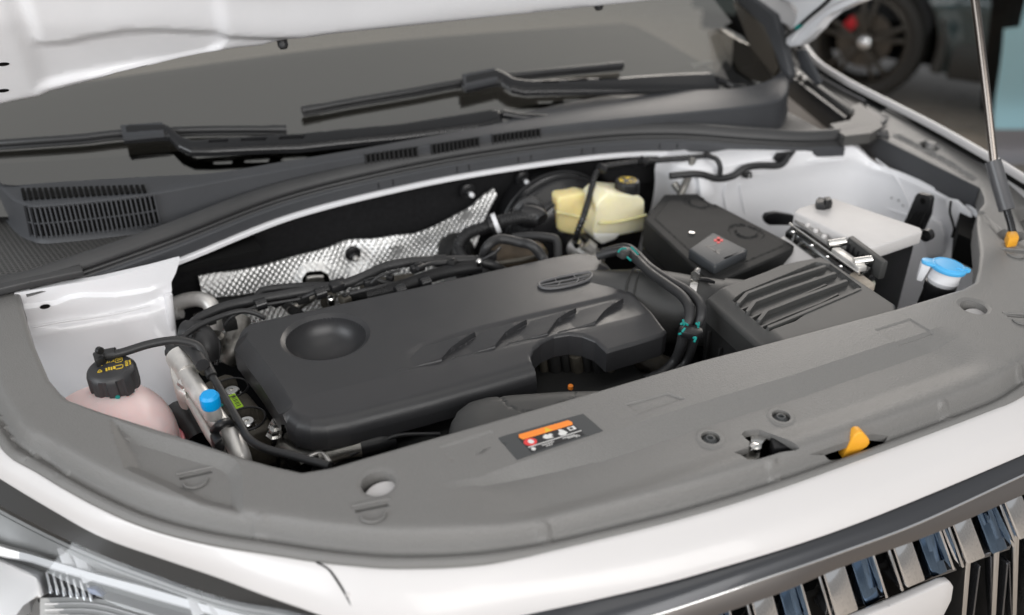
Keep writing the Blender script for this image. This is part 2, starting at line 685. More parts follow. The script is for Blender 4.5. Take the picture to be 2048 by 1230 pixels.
TR['step'] = tp((885, 972), (960, 958), (1030, 936), (1200, 890), (1400, 822), (1600, 762), (1800, 695), (1905, 660))
TR['panel'] = tp((222, 838), (300, 866), (455, 912), (474, 925), (482, 945), (490, 1040), (400, 1008), (250, 935))
TR['patch'] = tp((1252, 808), (1334, 786), (1370, 797), (1278, 828))
TR['patch2'] = tp((1750, 659), (1820, 637), (1868, 665), (1800, 687))
TR['patch3'] = tp((880, 893), (985, 862), (1010, 885), (905, 925))
TR['fgroove'] = tp((1795, 272), (1850, 300), (1900, 327), (1945, 357))
TR['sgroove'] = tp((1962, 425), (1985, 450), (2012, 478), (2060, 500))
TR['lrib'] = tp((112, 862), (138, 905), (160, 935))
TR['lrib2'] = tp((-10, 640), (30, 735), (70, 800), (85, 812))
HOLE_L = U(757, 973, z=-.012)[:2]
HOLE_R = np.array([-HOLE_L[0], HOLE_L[1]])
HOLE_R = U(1945, 621, z=-.012)[:2]
SLATCH = tp((1486, 852), (1492, 845), (1522, 842), (1545, 851), (1601, 890), (1592, 894), (1562, 898), (1520, 911), (1498, 913), (1470, 893), (1500, 882), (1502, 868))
SLEVER = tp((1618, 903), (1660, 888), (1745, 861), (1778, 865), (1768, 880), (1700, 905), (1662, 914), (1650, 903))
SOVAL = tp((1838, 285), (1850, 281), (1868, 289), (1880, 296), (1876, 302), (1862, 300), (1845, 293))
SSTRUT = tp((1995, 462), (2010, 458), (2048, 466), (2075, 478), (2068, 490), (2030, 487), (2002, 474))
SCREW = [US(1423, 861, trim_base), US(1565, 818, trim_base)]
BUMPS = tp((522, 1062), (1087, 1068), (1550, 945), (1890, 824), (2040, 752))


def trim_z(X, Y):
    z = trim_base(X, Y)
    # lower panel in front of the stepped crease
    st = TR['step']
    sx = np.array([p[0] for p in st])
    sy = np.array([p[1] for p in st])
    yl = np.interp(X, sx, sy)
    w = sstep(sx[0] - .01, sx[0] + .10, X) * (1 - sstep(sx[-1] - .06, sx[-1] + .01, X))
    wid = .004 + .010 * sstep(sx[0], sx[0] + .25, X)
    z = z - .0125 * w * np.clip((yl - Y + wid) / (2 * wid), 0, 1) * (1 - .6 * sstep(.05, .085, yl - Y))
    # rolled inner edge
    di = dist_line(INNER, X, Y)
    z = z - (.004 - .003 * sstep(.60, .74, X)) * (1 - np.sqrt(np.clip(1 - (1 - np.clip(di / .007, 0, 1)) ** 2, 0, 1)))
    z = z - .0095 * np.clip((sdf(TR['panel'], X, Y) + .001) / .014, 0, 1)
    for k in ('patch', 'patch2', 'patch3'):
        z = z - (.0018 if k != 'patch3' else .0009) * sstep(-.0008, .0008, sdf(TR[k], X, Y))
    z = z - .006 * (1 - sstep(.003, .009, dist_line(TR['fgroove'], X, Y)))
    z = z - .004 * (1 - sstep(.002, .008, dist_line(TR['sgroove'], X, Y)))
    z = z - .004 * sstep(-.012, .012, dist_line(TR['lrib'], X, Y) - .006) * 0
    for c in (HOLE_L, HOLE_R):
        r_ = np.hypot(X - c[0], Y - c[1])
        z = z - .003 * (1 - sstep(.0195, .0235, r_))
    for p in BUMPS:
        r_ = np.hypot(X - p[0], Y - p[1])
        z = z + .0030 * (1 - sstep(.006, .010, r_))
    for s in SCREW:
        r_ = np.hypot(X - s[0], Y - s[1])
        z = z + .0022 * (1 - sstep(.0145, .0175, r_))
    return z


OUT = FRONT + INNER[::-1]


def inner_off(d):
    P_ = resample(np.array(INNER), 260)
    T_ = np.gradient(P_, axis=0)
    T_ /= np.linalg.norm(T_, axis=1)[:, None]
    Q_ = P_ + np.stack([T_[:, 1], -T_[:, 0]], 1) * d
    return [tuple(p) for p in Q_[4:-4]]


def front_off(d):
    F_ = np.array(FR_IN)
    T_ = np.gradient(F_, axis=0)
    T_ /= np.linalg.norm(T_, axis=1)[:, None]
    N_ = np.stack([-T_[:, 1], T_[:, 0]], 1)
    Q_ = F_ + N_ * d
    Q_ = Q_[(np.abs(Q_[:, 0]) < .76) & (Q_[:, 1] < -.2)]
    return [tuple(p) for p in Q_]



def dclip(c, ang, s=1.0):
    """the slotted D-shaped snap sockets: a bar slot and a half-moon slot"""
    ca, sa = math.cos(ang), math.sin(ang)
    def q(L):
        return [(c[0] + s * (ca * a - sa * b), c[1] + s * (sa * a + ca * b)) for a, b in L]
    slot = q([(-.018, .012), (.016, .014), (.018, .009), (-.017, .007)])
    moon = q([(.013 * math.cos(t), -.001 + .011 * math.sin(t)) for t in np.linspace(math.pi * 1.02, math.pi * 1.98, 9)] +
             [(.010 * math.cos(t), -.001 + .0075 * math.sin(t)) for t in np.linspace(math.pi * 1.95, math.pi * 1.05, 9)])
    return [slot, moon]


DCL = [US(746, 1030, trim_base), US(388, 950, trim_base), US(2032, 510, trim_base), US(2044, 642, trim_base)]
DANG = [-.20, -.16, -.75, -.60]
holes = [circ(HOLE_L, .0185), circ(HOLE_R, .0185), SLATCH, SLEVER, SOVAL, SSTRUT]
for s in SCREW:
    holes.append(circ(s, .0112, 20))
for c, a in zip(DCL, DANG):
    holes += dclip(c, a)

def trim_skirt(x, y):
    near = min(math.hypot(x - c[0], y - c[1]) for c in DCL)
    if near < .03:
        return .005
    if -.16 < x < .20 and -.745 < y < -.66 and float(dist_line(SLATCH + SLEVER, np.array([x]), np.array([y]))[0]) < .004:
        return .010
    return .036


t_trim = thing('radiator_cover', 'grained grey plastic trim panel framing the front of the engine bay', 'trim panel', (0, -.62, -.06))
hf('panel', OUT, trim_z, M['trim'], t_trim, holes=holes, step=.0060, skirt=trim_skirt,
   rings=[poly_off(TR['panel'], o_) for o_ in (-.013, .001)] + [poly_off(TR[k_], o_) for k_ in ('patch', 'patch2') for o_ in (-.0008, .0008)] + [poly_off(circ(h_, .0195), 0) for h_ in (HOLE_L, HOLE_R)] + [circ(h_, .0235) for h_ in (HOLE_L, HOLE_R)] + [circ(s_, r_) for s_ in SCREW for r_ in (.0145, .0175)],
   creases=[[(a_, b_ + q_ * (.004 + .010 * float(sstep(TR['step'][0][0], TR['step'][0][0] + .25, np.array([a_]))[0]))) for a_, b_ in resample(np.array(TR['step']), 60)] for q_ in (-1, 1)] + [front_off(d) for d in (.003, .0055, .008, .011, .014, .017, .019, .021, .023, .025, .028, .031, .036)] + [inner_off(d) for d in (.001, .0025, .0045, .007)])
for s in SCREW:
    z0 = float(trim_z(np.array([s[0] + .0125]), np.array([s[1]]))[0])
    lathe('screw', [(.0111, -.012), (.0111, -.006), (.0085, -.004), (.006, -.0025), (.0055, -.0005), (.0035, 0), (.003, -.003), (0, -.003)], (s[0], s[1], z0), (0, 0, 1), M['sticker'], t_trim, 24)
for c, a in zip(DCL, DANG):
    p = np.array([c[0], c[1], float(trim_z(np.array([c[0]]), np.array([c[1]]))[0]) - .004])
    rim = [(p[0] + (.0125 * math.cos(t) * math.cos(a) - (.0 + .0115 * math.sin(t)) * math.sin(a)), p[1] + (.0125 * math.cos(t) * math.sin(a) + (.0 + .0115 * math.sin(t)) * math.cos(a)), p[2] + .0055) for t in np.linspace(math.pi, 2 * math.pi, 10)]
    tube('snap_socket', rim, .0016, M['trim'], t_trim, 8, 2)
    q = [(p[0] + a2 * math.cos(a) - b2 * math.sin(a), p[1] + a2 * math.sin(a) + b2 * math.cos(a), p[2] + .005) for a2, b2 in ((-.021, .0165), (.020, .0195))]
    tube('snap_rim', q, .0016, M['trim'], t_trim, 8, 2)
pg = US(1862, 290, trim_base)
lathe('trim_peg', [(.0095, -.018), (.0095, .0045), (.0085, .0062), (0, .0066)], (pg[0], pg[1], pg[2]), (0, 0, 1), M['trim'], t_trim, 24)

# sticker with warning pictograms
q = [US(a, b, trim_z) for a, b in ((996, 877), (1166, 828), (1206, 862), (1034, 920))]
A_, B_, C_, D_ = [np.array(p[:2]) for p in q]


def sk(u, v):
    return (A_ * (1 - u) + B_ * u) * (1 - v) + (D_ * (1 - u) + C_ * u) * v


st = decal('sticker', [A_, B_, C_, D_], trim_z, M['sticker'], t_trim, .0005)


def skpoly(name, L, m, off):
    decal(name, [sk(u, v) for u, v in L], trim_z, m, st, off, .004)


skpoly('sticker_field', [(.18, .20), (.80, .20), (.80, .93), (.18, .93)], M['print_dark'], .0008)
_cap = lambda u0, u1, v0, v1: [(u0 + .02, v0), (u1 - .02, v0), (u1, (v0 + v1) / 2), (u1 - .02, v1), (u0 + .02, v1), (u0, (v0 + v1) / 2)]
skpoly('orange_stripe', _cap(.19, .81, .12, .36), M['print_orange'], .0011)
skpoly('warning_triangle', [(.47, .34), (.51, .15), (.55, .34)], M['print_yellow'], .0013)
skpoly('red_disc', [(.255 + .070 * math.cos(t), .53 + .155 * math.sin(t)) for t in np.linspace(0, 2 * math.pi, 18)[:-1]], M['print_red'], .0011)
skpoly('red_disc_symbol', [(.262 + .03 * math.cos(t), .53 + .095 * math.sin(t)) for t in np.linspace(0, 2 * math.pi, 10)[:-1]], M['print_white'], .0013)
skpoly('fan_symbol', [(.42, .46), (.45, .42), (.47, .47), (.50, .44), (.52, .52), (.49, .56), (.50, .64), (.45, .62), (.42, .60), (.40, .52)], M['print_white'], .0011)
skpoly('hand_symbol', [(.57, .56), (.60, .50), (.61, .38), (.64, .42), (.66, .52), (.67, .62), (.63, .68), (.58, .65)], M['print_white'], .0011)
skpoly('manual_symbol', [(.705, .42), (.785, .42), (.785, .58), (.705, .58)], M['print_white'], .0011)
skpoly('manual_symbol', [(.72, .46), (.755, .46), (.755, .55), (.72, .55)], M['print_dark'], .0013)
skpoly('print_rule', [(.19, .70), (.81, .70), (.81, .725), (.19, .725)], M['print_white'], .0011)
skpoly('fan_symbol', [(.225 + .024 * math.cos(t), .82 + .07 * math.sin(t)) for t in np.linspace(0, 2 * math.pi, 8)[:-1]], M['print_white'], .0011)
for i, (u0, u1, v) in enumerate([(.33, .47, .78), (.36, .44, .86), (.57, .72, .775), (.62, .74, .83), (.70, .76, .88)]):
    n_ = int((u1 - u0) / .022)
    for k in range(n_):
        a0 = u0 + k * (u1 - u0) / n_
        skpoly('print_glyph', [(a0, v), (a0 + .014, v - .005), (a0 + .014, v + .035), (a0, v + .04)], M['print_white'], .0011)

# amber release lever, latch, white stops under the panel
lv = US(1715, 900, trim_z)
vd = np.array([math.sin(.25), math.cos(.25), 0])
rt = np.array([math.cos(.25), -math.sin(.25), 0])
prof = [(-.017, -.012), (-.0095, .021), (-.005, .027), (.0015, .0265), (.0125, .014), (.0145, .008), (.012, .002), (-.002, -.006), (-.008, -.014)]
lever = prism('bonnet_release_lever', [lv + rt * (a * 1.0) + np.array([0, 0, b]) + vd * .0 for a, b in prof], vd * .013, M['yellow'], None, .0022, 3)
tag(lever, 'small amber lever standing up from the slot in the front trim', 'release lever')

lt = US(1530, 885, trim_base)
t_latch = thing('bonnet_latch', 'silver metal latch seen through the cut-out in the front trim', 'latch', (lt[0], lt[1], lt[2] - .05))
prism('latch_plate', UZ([(1480, 846), (1545, 838), (1560, 870), (1520, 880), (1520, 915), (1480, 925), (1462, 890)], -.036), .004, M['cast'], t_latch, .001)
prism('striker_jaw', UZ([(1498, 850), (1530, 846), (1552, 862), (1532, 874), (1524, 890), (1500, 902), (1504, 878)], -.026), .003, M['steel'], t_latch, .001)
prism('jaw_cover', UZ([(1540, 872), (1575, 880), (1590, 893), (1548, 897)], -.022), .02, M['black'], t_latch, .003)
lathe('pivot_bolt', [(.007, 0), (.007, .005), (.004, .007), (0, .007)], U(1510, 898, z=-.030), (0, 0, 1), M['steel'], t_latch, 16)
for nm, c, lab in (('bump_stop', HOLE_L, 'white stop seen through the round hole in the trim near the headlight'), ('bump_stop', HOLE_R, 'white stop seen through the round hole in the trim near the blue cap')):
    o = lathe(nm, [(.024, -.06), (.024, -.019), (.022, -.017), (0, -.017)], (c[0] + .005, c[1] - .011, 0), (0, 0, 1), M['paint'], None, 28)
    tag(o, lab, 'bump stop', 'bump stops below the front trim')

# ------------------------------------------------------------------ bay bottom, a dark tray added to block light from below
tray = thing('undertray', 'added dark undertray keeping light out of the engine bay', 'undertray', (0, -.3, -.5))
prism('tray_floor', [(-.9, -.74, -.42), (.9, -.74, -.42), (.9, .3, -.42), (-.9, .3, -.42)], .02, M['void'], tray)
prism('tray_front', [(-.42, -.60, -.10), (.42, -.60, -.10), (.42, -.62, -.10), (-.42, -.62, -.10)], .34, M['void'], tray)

# ------------------------------------------------------------------ white aprons
def apron_left():
    t = thing('left_apron', 'white painted inner wing panel behind the pink coolant tank', 'inner wing', (-.7, 0, -.4))
    t.name = 'inner_wing'
    seam = [U(px, py, y=0.0) for px, py in ((62, 612), (110, 606), (140, 594), (165, 590), (230, 590), (300, 580), (345, 562))]
    seam2 = [U(px, py, y=0.0) for px, py in ((62, 650), (140, 640), (240, 625), (330, 600))]
    s2 = [(p[0], p[2]) for p in seam]
    s3 = [(p[0], p[2]) for p in seam2]

    def w(X, Z):
        zl = np.interp(X, [p[0] for p in s2], [p[1] for p in s2])
        z3 = np.interp(X, [p[0] for p in s3], [p[1] for p in s3])
        a = .012 * sstep(-.002, .003, zl - Z) * (1 - sstep(-.65, -.60, X))
        b = .010 * sstep(-.006, .010, z3 - Z)
        c = .05 * sstep(-.06, -.26, Z) ** 1.2 + .03 * sstep(-.69, -.60, X) * sstep(-.05, -.16, Z)
        return a * .6 + b + c
    O = [(-.84, -.03), (-.84, -.42), (-.60, -.42), (-.612, -.15), (-.606, -.06), (-.60, -.045), (-.598, -.03)] + [(p[0], p[2]) for p in (U(352, 545, y=.005), U(360, 519, y=.005), U(300, 535, y=.005), U(200, 558, y=.005), U(100, 574, y=.005), U(30, 586, y=.005))]
    hf('wing_panel', O, w, M['inner_paint'], t, step=.007, skirt=lambda a_, b_: .16 if a_ > -.64 and b_ < -.035 else .012, xf=lambda u, v, q: (u, .005 - q, v), creases=[[(a_, b_ + o_) for a_, b_ in q_] for q_, os_ in ((s2, (-.003, .002)), (s3, (-.010, -.002, .006))) for o_ in os_])
    tube('flange', [(-.606, -.004, -.045), (-.611, -.014, -.09), (-.616, -.028, -.15), (-.61, -.05, -.22)], .006, M['inner_paint'], t, 10)
    p = U(90, 612, y=-.004)
    lathe('drain_hole', [(.006, 0), (.0052, .0008), (0, .0004)], p - np.array([0, .002, 0]), (0, -1, .2), M['void'], t, 16, scale=(1.2, .6))
    tube('sealant_bead', [U(a, b, y=-.012) for a, b in ((64, 655), (130, 643), (220, 630), (300, 612))], .0016, M['inner_paint'], t, 6)
    return t


apron_left()


def apron_right():
    t = thing('inner_wing', 'white painted inner wing panel beside the grey-lidded control box', 'inner wing', (.7, 0, -.4))
    P = cr([(.345, .10, 0), (.36, .03, 0), (.40, .004, 0), (.52, .0, 0), (.68, -.004, 0), (.765, -.025, 0), (.797, -.09, 0), (.800, -.20, 0), (.790, -.29, 0), (.75, -.37, 0), (.62, -.50, 0)], 8)
    T_ = np.gradient(P, axis=0)
    T_ /= np.linalg.norm(T_, axis=1)[:, None]
    N_ = np.stack([T_[:, 1], -T_[:, 0], 0 * T_[:, 0]], 1)   # towards the bay
    side = np.maximum(sstep(.74, .79, P[:, 0]), sstep(-.05, -.12, P[:, 1]))[:, None]
    def row(o, z, ds=0.0):
        return P + N_ * (o * (1 - side) + min(o, 0) * .12 * side + max(o, 0) * .5 * side) + np.array([0, 0, z]) - np.array([0, 0, 1.0]) * side * ds
    rows = [row(-.055, .004, .048), row(-.03, .002, .042), row(-.004, -.004, .036), row(0, -.012, .032), row(.004, -.030, .02), row(.002, -.045, .012), row(0, -.07), row(.006, -.12), row(.03, -.2), row(.05, -.45)]
    loft('wing_panel', rows, M['inner_paint'], t, nu=110, nv=3, raw=True)
    def on(px, py, k=0):
        best, bp = 1e9, None
        for i in range(len(P) - 1):
            for tt in np.linspace(.005, .6, 120) if False else ():
                pass
        return None
    # holes, welded plate, sealing beads
    for a, b, r in ((1765, 393, .0052), (1783, 396, .002), (1797, 401, .0022), (1806, 411, .002)):
        p = U(a, b, x=.794)
        lathe('panel_hole', [(r, 0), (r * .85, .0006), (0, .0003)], p, (-1, 0, 0), M['void'], t, 14)
    tube('sealant_bead', [U(a, b, y=-.004) for a, b in ((1452, 368), (1448, 395), (1456, 430), (1462, 450))], .0018, M['inner_paint'], t, 6)
    tube('sealant_bead', [U(a, b, y=-.004) for a, b in ((1480, 370), (1484, 400), (1490, 430))], .0016, M['inner_paint'], t, 6)
    tube('panel_seam', [U(a, b, x=.795) for a, b in ((1752, 318), (1785, 345), (1812, 390), (1822, 420))], .0016, M['inner_paint'], t, 6)
    tube('panel_seam', [U(a, b, x=.795) for a, b in ((1735, 395), (1770, 415), (1830, 436), (1870, 445))], .0022, M['inner_paint'], t, 6)
    prism('welded_bracket', UY([(1398, 352), (1418, 348), (1430, 385), (1412, 410), (1402, 395)], -.008), (0, .02, 0), M['inner_paint'], t, .003)
    prism('corner_plate', UX([(1888, 395), (1912, 400), (1940, 425), (1944, 448), (1918, 462), (1900, 456)], .775), (.006, 0, 0), M['inner_paint'], t, .002)
    prism('dome_boss', UX([(1868, 430), (1888, 445), (1896, 470), (1890, 510), (1860, 515), (1850, 460)], .792), (-.010, 0, 0), M['inner_paint'], t, .0045, 3)
    tube('dark_gap', [U(a, b, x=.752) for a, b in ((1902, 402), (1900, 425), (1908, 455), (1904, 475))], .0022, M['void'], t, 6)
    prism('dark_duct', UX([(1908, 465), (1942, 448), (1946, 505), (1905, 520)], .75), (.05, 0, 0), M['dirty'], t, .002)
    return t


apron_right()

# ------------------------------------------------------------------ firewall, weatherstrip, cowl
SEAL = cr(U3([(-60, 578, .014), (40, 553, .016), (127, 525, .02), (330, 455, .026), (560, 370, .038), (800, 313, .047), (1000, 279, .051), (1200, 255, .051), (1350, 250, .046), (1500, 260, .034), (1600, 265, .025), (1679, 262, .02)]), 8)
_T = np.gradient(SEAL, axis=0)
_T[:, 2] = 0
_T /= np.linalg.norm(_T, axis=1)[:, None]
NF = np.stack([_T[:, 1], -_T[:, 0], 0 * _T[:, 0]], 1)


def srow(a, b, i0=0, i1=None):
    return (SEAL + NF * a + np.array([0, 0, b]))[i0:i1]


t_seal = thing('weatherstrip', 'long black rubber weatherstrip curving along the rear of the engine bay', 'weatherstrip', (0, .15, 0))
loft('sealing_bulb', [srow(a, b) for a, b in ((-.016, -.030), (-.0165, -.010), (-.013, -.001), (-.006, .0035), (.001, .004), (.008, .0005), (.0135, -.006), (.015, -.013), (.012, -.017))], M['seal'], t_seal, nu=150, nv=3, raw=True)
loft('channel_strip', [srow(a, b, 8) for a, b in ((.010, -.0165), (.0175, -.0165), (.0185, -.019), (.0165, -.0205), (.022, -.0215), (.0232, -.024))], M['seal'], t_seal, nu=150, nv=1, raw=True, sharp=25)
loft('face_strip', [srow(a, b, 16) for a, b in ((.0205, -.0225), (.0265, -.0245), (.0285, -.027), (.0300, -.042), (.0285, -.044))], M['cowl'], t_seal, nu=150, nv=1, raw=True, sharp=25)
for px in (755, 780, 895, 920, 1015, 1040, 1150, 1175, 1320, 1345):
    i = min(range(len(SEAL)), key=lambda k: abs((1024 + FPX * ((SEAL[k] - CAMP) @ _r) / ((SEAL[k] - CAMP) @ _f)) - px))
    p = SEAL[i] + NF[i] * .0298
    bar('clip_slit', p + np.array([0, 0, -.029]), p + np.array([0, 0, -.042]), .0012, .0012, M['void'], t_seal, up=(0, 1, 0))
prism('end_block', UZ([(-40, 555), (60, 540), (158, 521), (166, 540), (60, 562), (-40, 585)], .016), .012, M['seal'], t_seal, .003)

t_wall = thing('firewall', 'white lipped firewall with black felt lining behind the engine', 'firewall', (0, .15, -.4))
loft('white_lip', [srow(a, b, 22) for a, b in ((.012, -.043), (.034, -.0455), (.036, -.047), (.036, -.0525), (.02, -.0535))], M['inner_paint'], t_wall, nu=120, nv=1, raw=True, sharp=25)
FW = [(-.62, .150), (-.4, .158), (0, .175), (.2, .178), (.42, .16)]
loft('felt_lining', [[(a, b + .02, .03) for a, b in FW], [(a, b, -.01) for a, b in FW], [(a, b, -.2) for a, b in FW], [(a, b - .01, -.42) for a, b in FW]], M['foam'], t_wall, nu=60, nv=6)
prism('felt_bulge', UY([(1200, 345), (1395, 305), (1400, 330), (1375, 352), (1330, 372), (1270, 368), (1215, 372)], .14), (0, .06, 0), M['foam'], t_wall, .012, 3)

# cowl: ridge line, top, front wall, mesh floor
RPX = [(-70, 330, .062), (-20, 348, .062), (2, 373, .062), (25, 395, .062), (51, 406, .062), (79, 409, .062), (200, 398, .062), (308, 384, .062), (500, 349, .062), (700, 313, .063),
       (850, 290, .064), (1000, 267, .065), (1130, 250, .066), (1300, 232, .067), (1450, 217, .064), (1530, 206, .062), (1562, 196, .062), (1575, 178, .062), (1577, 160, .062), (1570, 138, .062)]
RIDGE = cr(U3(RPX), 5)
t_cowl = thing('windscreen_cowl', 'dark grey plastic cowl panel with air slots below the windscreen', 'cowl panel', (0, .22, 0))


def gbase(x):
    return .262 + .10 * (abs(x) / .83) ** 3


TOPB = resample(cr(U3([(-80, 330, .064), (-30, 355, .064), (10, 371, .064), (100, 365, .064), (283, 354, .064), (427, 346, .064), (560, 324, .065), (700, 301, .066), (850, 274, .068), (1000, 246, .070), (1050, 226, .070), (1150, 202, .070), (1261, 186, .069), (1370, 181, .068), (1475, 176, .067), (1535, 162, .066), (1560, 145, .066), (1562, 132, .066)]), 6), len(RIDGE))
_rt = np.gradient(RIDGE, axis=0)
_rt[:, 2] = 0
_rt /= np.linalg.norm(_rt, axis=1)[:, None]
RN = np.stack([_rt[:, 1], -_rt[:, 0], 0 * _rt[:, 0]], 1)


def rrow(a, b):
    return RIDGE + RN * a + np.array([0, 0, b])


loft('cowl_top', [TOPB, (TOPB + rrow(0, -.001)) / 2, rrow(-.004, .0), rrow(-.001, -.0012), rrow(.001, -.004)], M['cowl'], t_cowl, nu=160, nv=1, raw=True)
loft('cowl_wall', [rrow(.001, -.004), rrow(.003, -.03), rrow(.006, -.062), rrow(.010, -.068)], M['cowl'], t_cowl, nu=160, nv=2, raw=True)
Fl = [(p[0], p[1], -.004) for p in (RIDGE + RN * .004)]
Sl = resample(srow(-.014, -.0), len(Fl))
Sl = [(p[0], p[1], .004) for p in Sl]
loft('mesh_floor', [[(p[0], p[1], -.004) for p in resample(np.array(Fl)[6:-6], 120)], [(p[0], p[1], .003) for p in resample(np.array(Sl), 120)]], M['mesh'], t_cowl, nu=120, nv=6, raw=True)


prism('cowl_gap_backing', [(-.95, .03, -.03), (-.45, .06, -.03), (-.45, .34, -.03), (-.95, .40, -.03)], .01, M['void'], t_cowl)  # black plate added under the cowl so no floor shows through


def ridge_at(px):
    best = min(range(len(RIDGE)), key=lambda k: abs((1024 + FPX * ((RIDGE[k] - CAMP) @ _r) / ((RIDGE[k] - CAMP) @ _f)) - px))
    k = max(0, min(len(RIDGE) - 2, best))
    def pxof(i):
        d = RIDGE[i] - CAMP
        return 1024 + FPX * (d @ _r) / (d @ _f)
    j = k + 1 if pxof(k) < px else k - 1
    j = max(0, min(len(RIDGE) - 1, j))
    a, b = pxof(k), pxof(j)
    tt = 0 if abs(b - a) < 1e-6 else (px - a) / (b - a)
    return RIDGE[k] * (1 - tt) + RIDGE[j] * tt, RN[k]


# wall vent at the near corner: dark opening, fins, middle rib
va = [ridge_at(px) for px in np.linspace(52, 306, 28)]
loft('vent_opening', [[p + n * .0025 + np.array([0, 0, -.006]) for p, n in va], [p + n * .0065 + np.array([0, 0, -.052]) for p, n in va]], M['void'], t_cowl, nu=40, nv=2, raw=True)
for p, n in va:
    bar('vent_slat', p + n * .0040 + np.array([0, 0, -.003]), p + n * .0085 + np.array([0, 0, -.055]), .0026, .005, M['cowl'], t_cowl, up=n)
tube('vent_rib', [p + n * .0062 + np.array([0, 0, -.030]) for p, n in va], .0016, M['cowl'], t_cowl, 6, 1)
tube('vent_rib', [p + n * .0080 + np.array([0, 0, -.054]) for p, n in va], .0018, M['cowl'], t_cowl, 6, 1)
# slots in the cowl top
for px in np.linspace(45, 285, 22):
    a = U(px, 378 - (px - 45) * .030, z=.0655)
    b = U(px + 5, 399 - (px - 45) * .060, z=.0645)
    bar('top_slot', a, b, .0052, .004, M['void'], t_cowl, .0008)
for x0, x1, nn in ((730, 832, 12), (862, 955, 12), (984, 1078, 12)):
    vs = [ridge_at(px) for px in np.linspace(x0, x1, nn)]
    loft('vent_opening', [[p + n * .0020 + np.array([0, 0, -.001]) for p, n in vs], [p + n * .0040 + np.array([0, 0, -.018]) for p, n in vs]], M['void'], t_cowl, nu=20, nv=2, raw=True)
    for p, n in vs:
        bar('vent_slat', p + n * .0022 + np.array([0, 0, .0012]), p + n * .0045 + np.array([0, 0, -.018]), .0028, .005, M['black'], t_cowl, up=n)

# ------------------------------------------------------------------ windscreen and what shows through it
TG = math.tan(math.radians(27))


def glass_z(X, Y):
    X = np.asarray(X, float)
    return .058 + (np.asarray(Y, float) - (.262 + .10 * (np.abs(X) / .83) ** 3)) * TG - .02 * (np.abs(X) / .83) ** 2 * np.clip((np.asarray(Y, float) - .3) * 2, 0, 1)


t_ws = thing('windscreen', 'dark tinted windscreen with black border below the raised bonnet', 'windscreen', (0, .27, .05))
XS = np.linspace(-1.0, .80, 66)
rows = []
for s in np.linspace(-.09, .95, 30):
    rows.append([(x, gbase(x) + s, float(glass_z(x, gbase(x) + s))) for x in XS])
loft('glass', rows, M['glass'], t_ws, nu=66, nv=1, raw=True)
frit = mat('black_ceramic_border', (.008, .008, .008), .5)
loft('black_border', [[(x, gbase(x) + s, float(glass_z(x, gbase(x) + s)) - .006) for x in XS] for s in (-.09, .0, .03)], frit, t_ws, nu=60, nv=2, raw=True)
t_dash = thing('dashboard', 'dark dashboard top behind the windscreen', 'dashboard', (0, .8, -.1))
dm = mat('dashboard_skin', (.055, .05, .042), .7, bump=(300, .5, .001), var=.1, vscale=8)
loft('dashboard_top', [[(x, y, z + .012 * math.cos(x * 3)) for x in np.linspace(-1.05, .76, 20)] for y, z in ((.28, .0), (.45, .02), (.7, .04), (.95, .045), (1.05, -.05))], dm, t_dash, nu=40, nv=3)
prism('vin_plate', UZ([(1378, 128), (1420, 121), (1432, 124), (1390, 134)], .075), .002, M['white'], t_dash)


def on_glass(px, py, h):
    return US(px, py, lambda X, Y: glass_z(X, Y) + h)


def wiper(label, arm_px, slots, blade_px, caps_px, piv_px, head_px, cover_px):
    base = on_glass(*piv_px[-1], .0)
    t = thing('wiper', label, 'wiper', base, 'wipers on the windscreen')
    zf = lambda X, Y: glass_z(X, Y) + .034
    O = xy([US(a, b, zf) for a, b in arm_px])
    H = [xy([US(a, b, zf) for a, b in s]) for s in slots]
    def zarm(X, Y):
        d = dist_line(O, X, Y, True)
        return zf(X, Y) - .007 * (1 - np.sqrt(np.clip(1 - (1 - np.clip(d / .012, 0, 1)) ** 2, 0, 1)))
    hf('arm', O, zarm, M['gloss'], t, holes=H, step=.004, skirt=.008)
    bp = [on_glass(a, b, .017) for a, b in blade_px]
    tube('blade', bp, .0066, M['blade'], t, 10, 6)
    tube('rubber_lip', [p - np.array([0, .004, .008]) for p in bp], .0035, M['black'], t, 8, 6)
    for a, b in caps_px:
        tube('end_cap', [on_glass(*a, .017), on_glass(*b, .017)], .0078, M['blade'], t, 10, 4)
    hz = lambda X, Y: glass_z(X, Y) + .032
    hf('connector', xy([US(a, b, hz) for a, b in head_px]), lambda X, Y: hz(X, Y) + .0015, M['cowl'], t, step=.004, skirt=.007)
    tube('pivot_neck', [on_glass(a, b, h) for (a, b), h in zip(piv_px, np.linspace(.030, .016, len(piv_px)))], [.009, .008, .010, .012], M['gloss'], t, 12, 5)
    lathe('pivot_cap', [(.014, -.012), (.014, .004), (.011, .009), (0, .011)], on_glass(*piv_px[-1], .012), (0, -.3, 1), M['gloss'], t, 20)
    return t


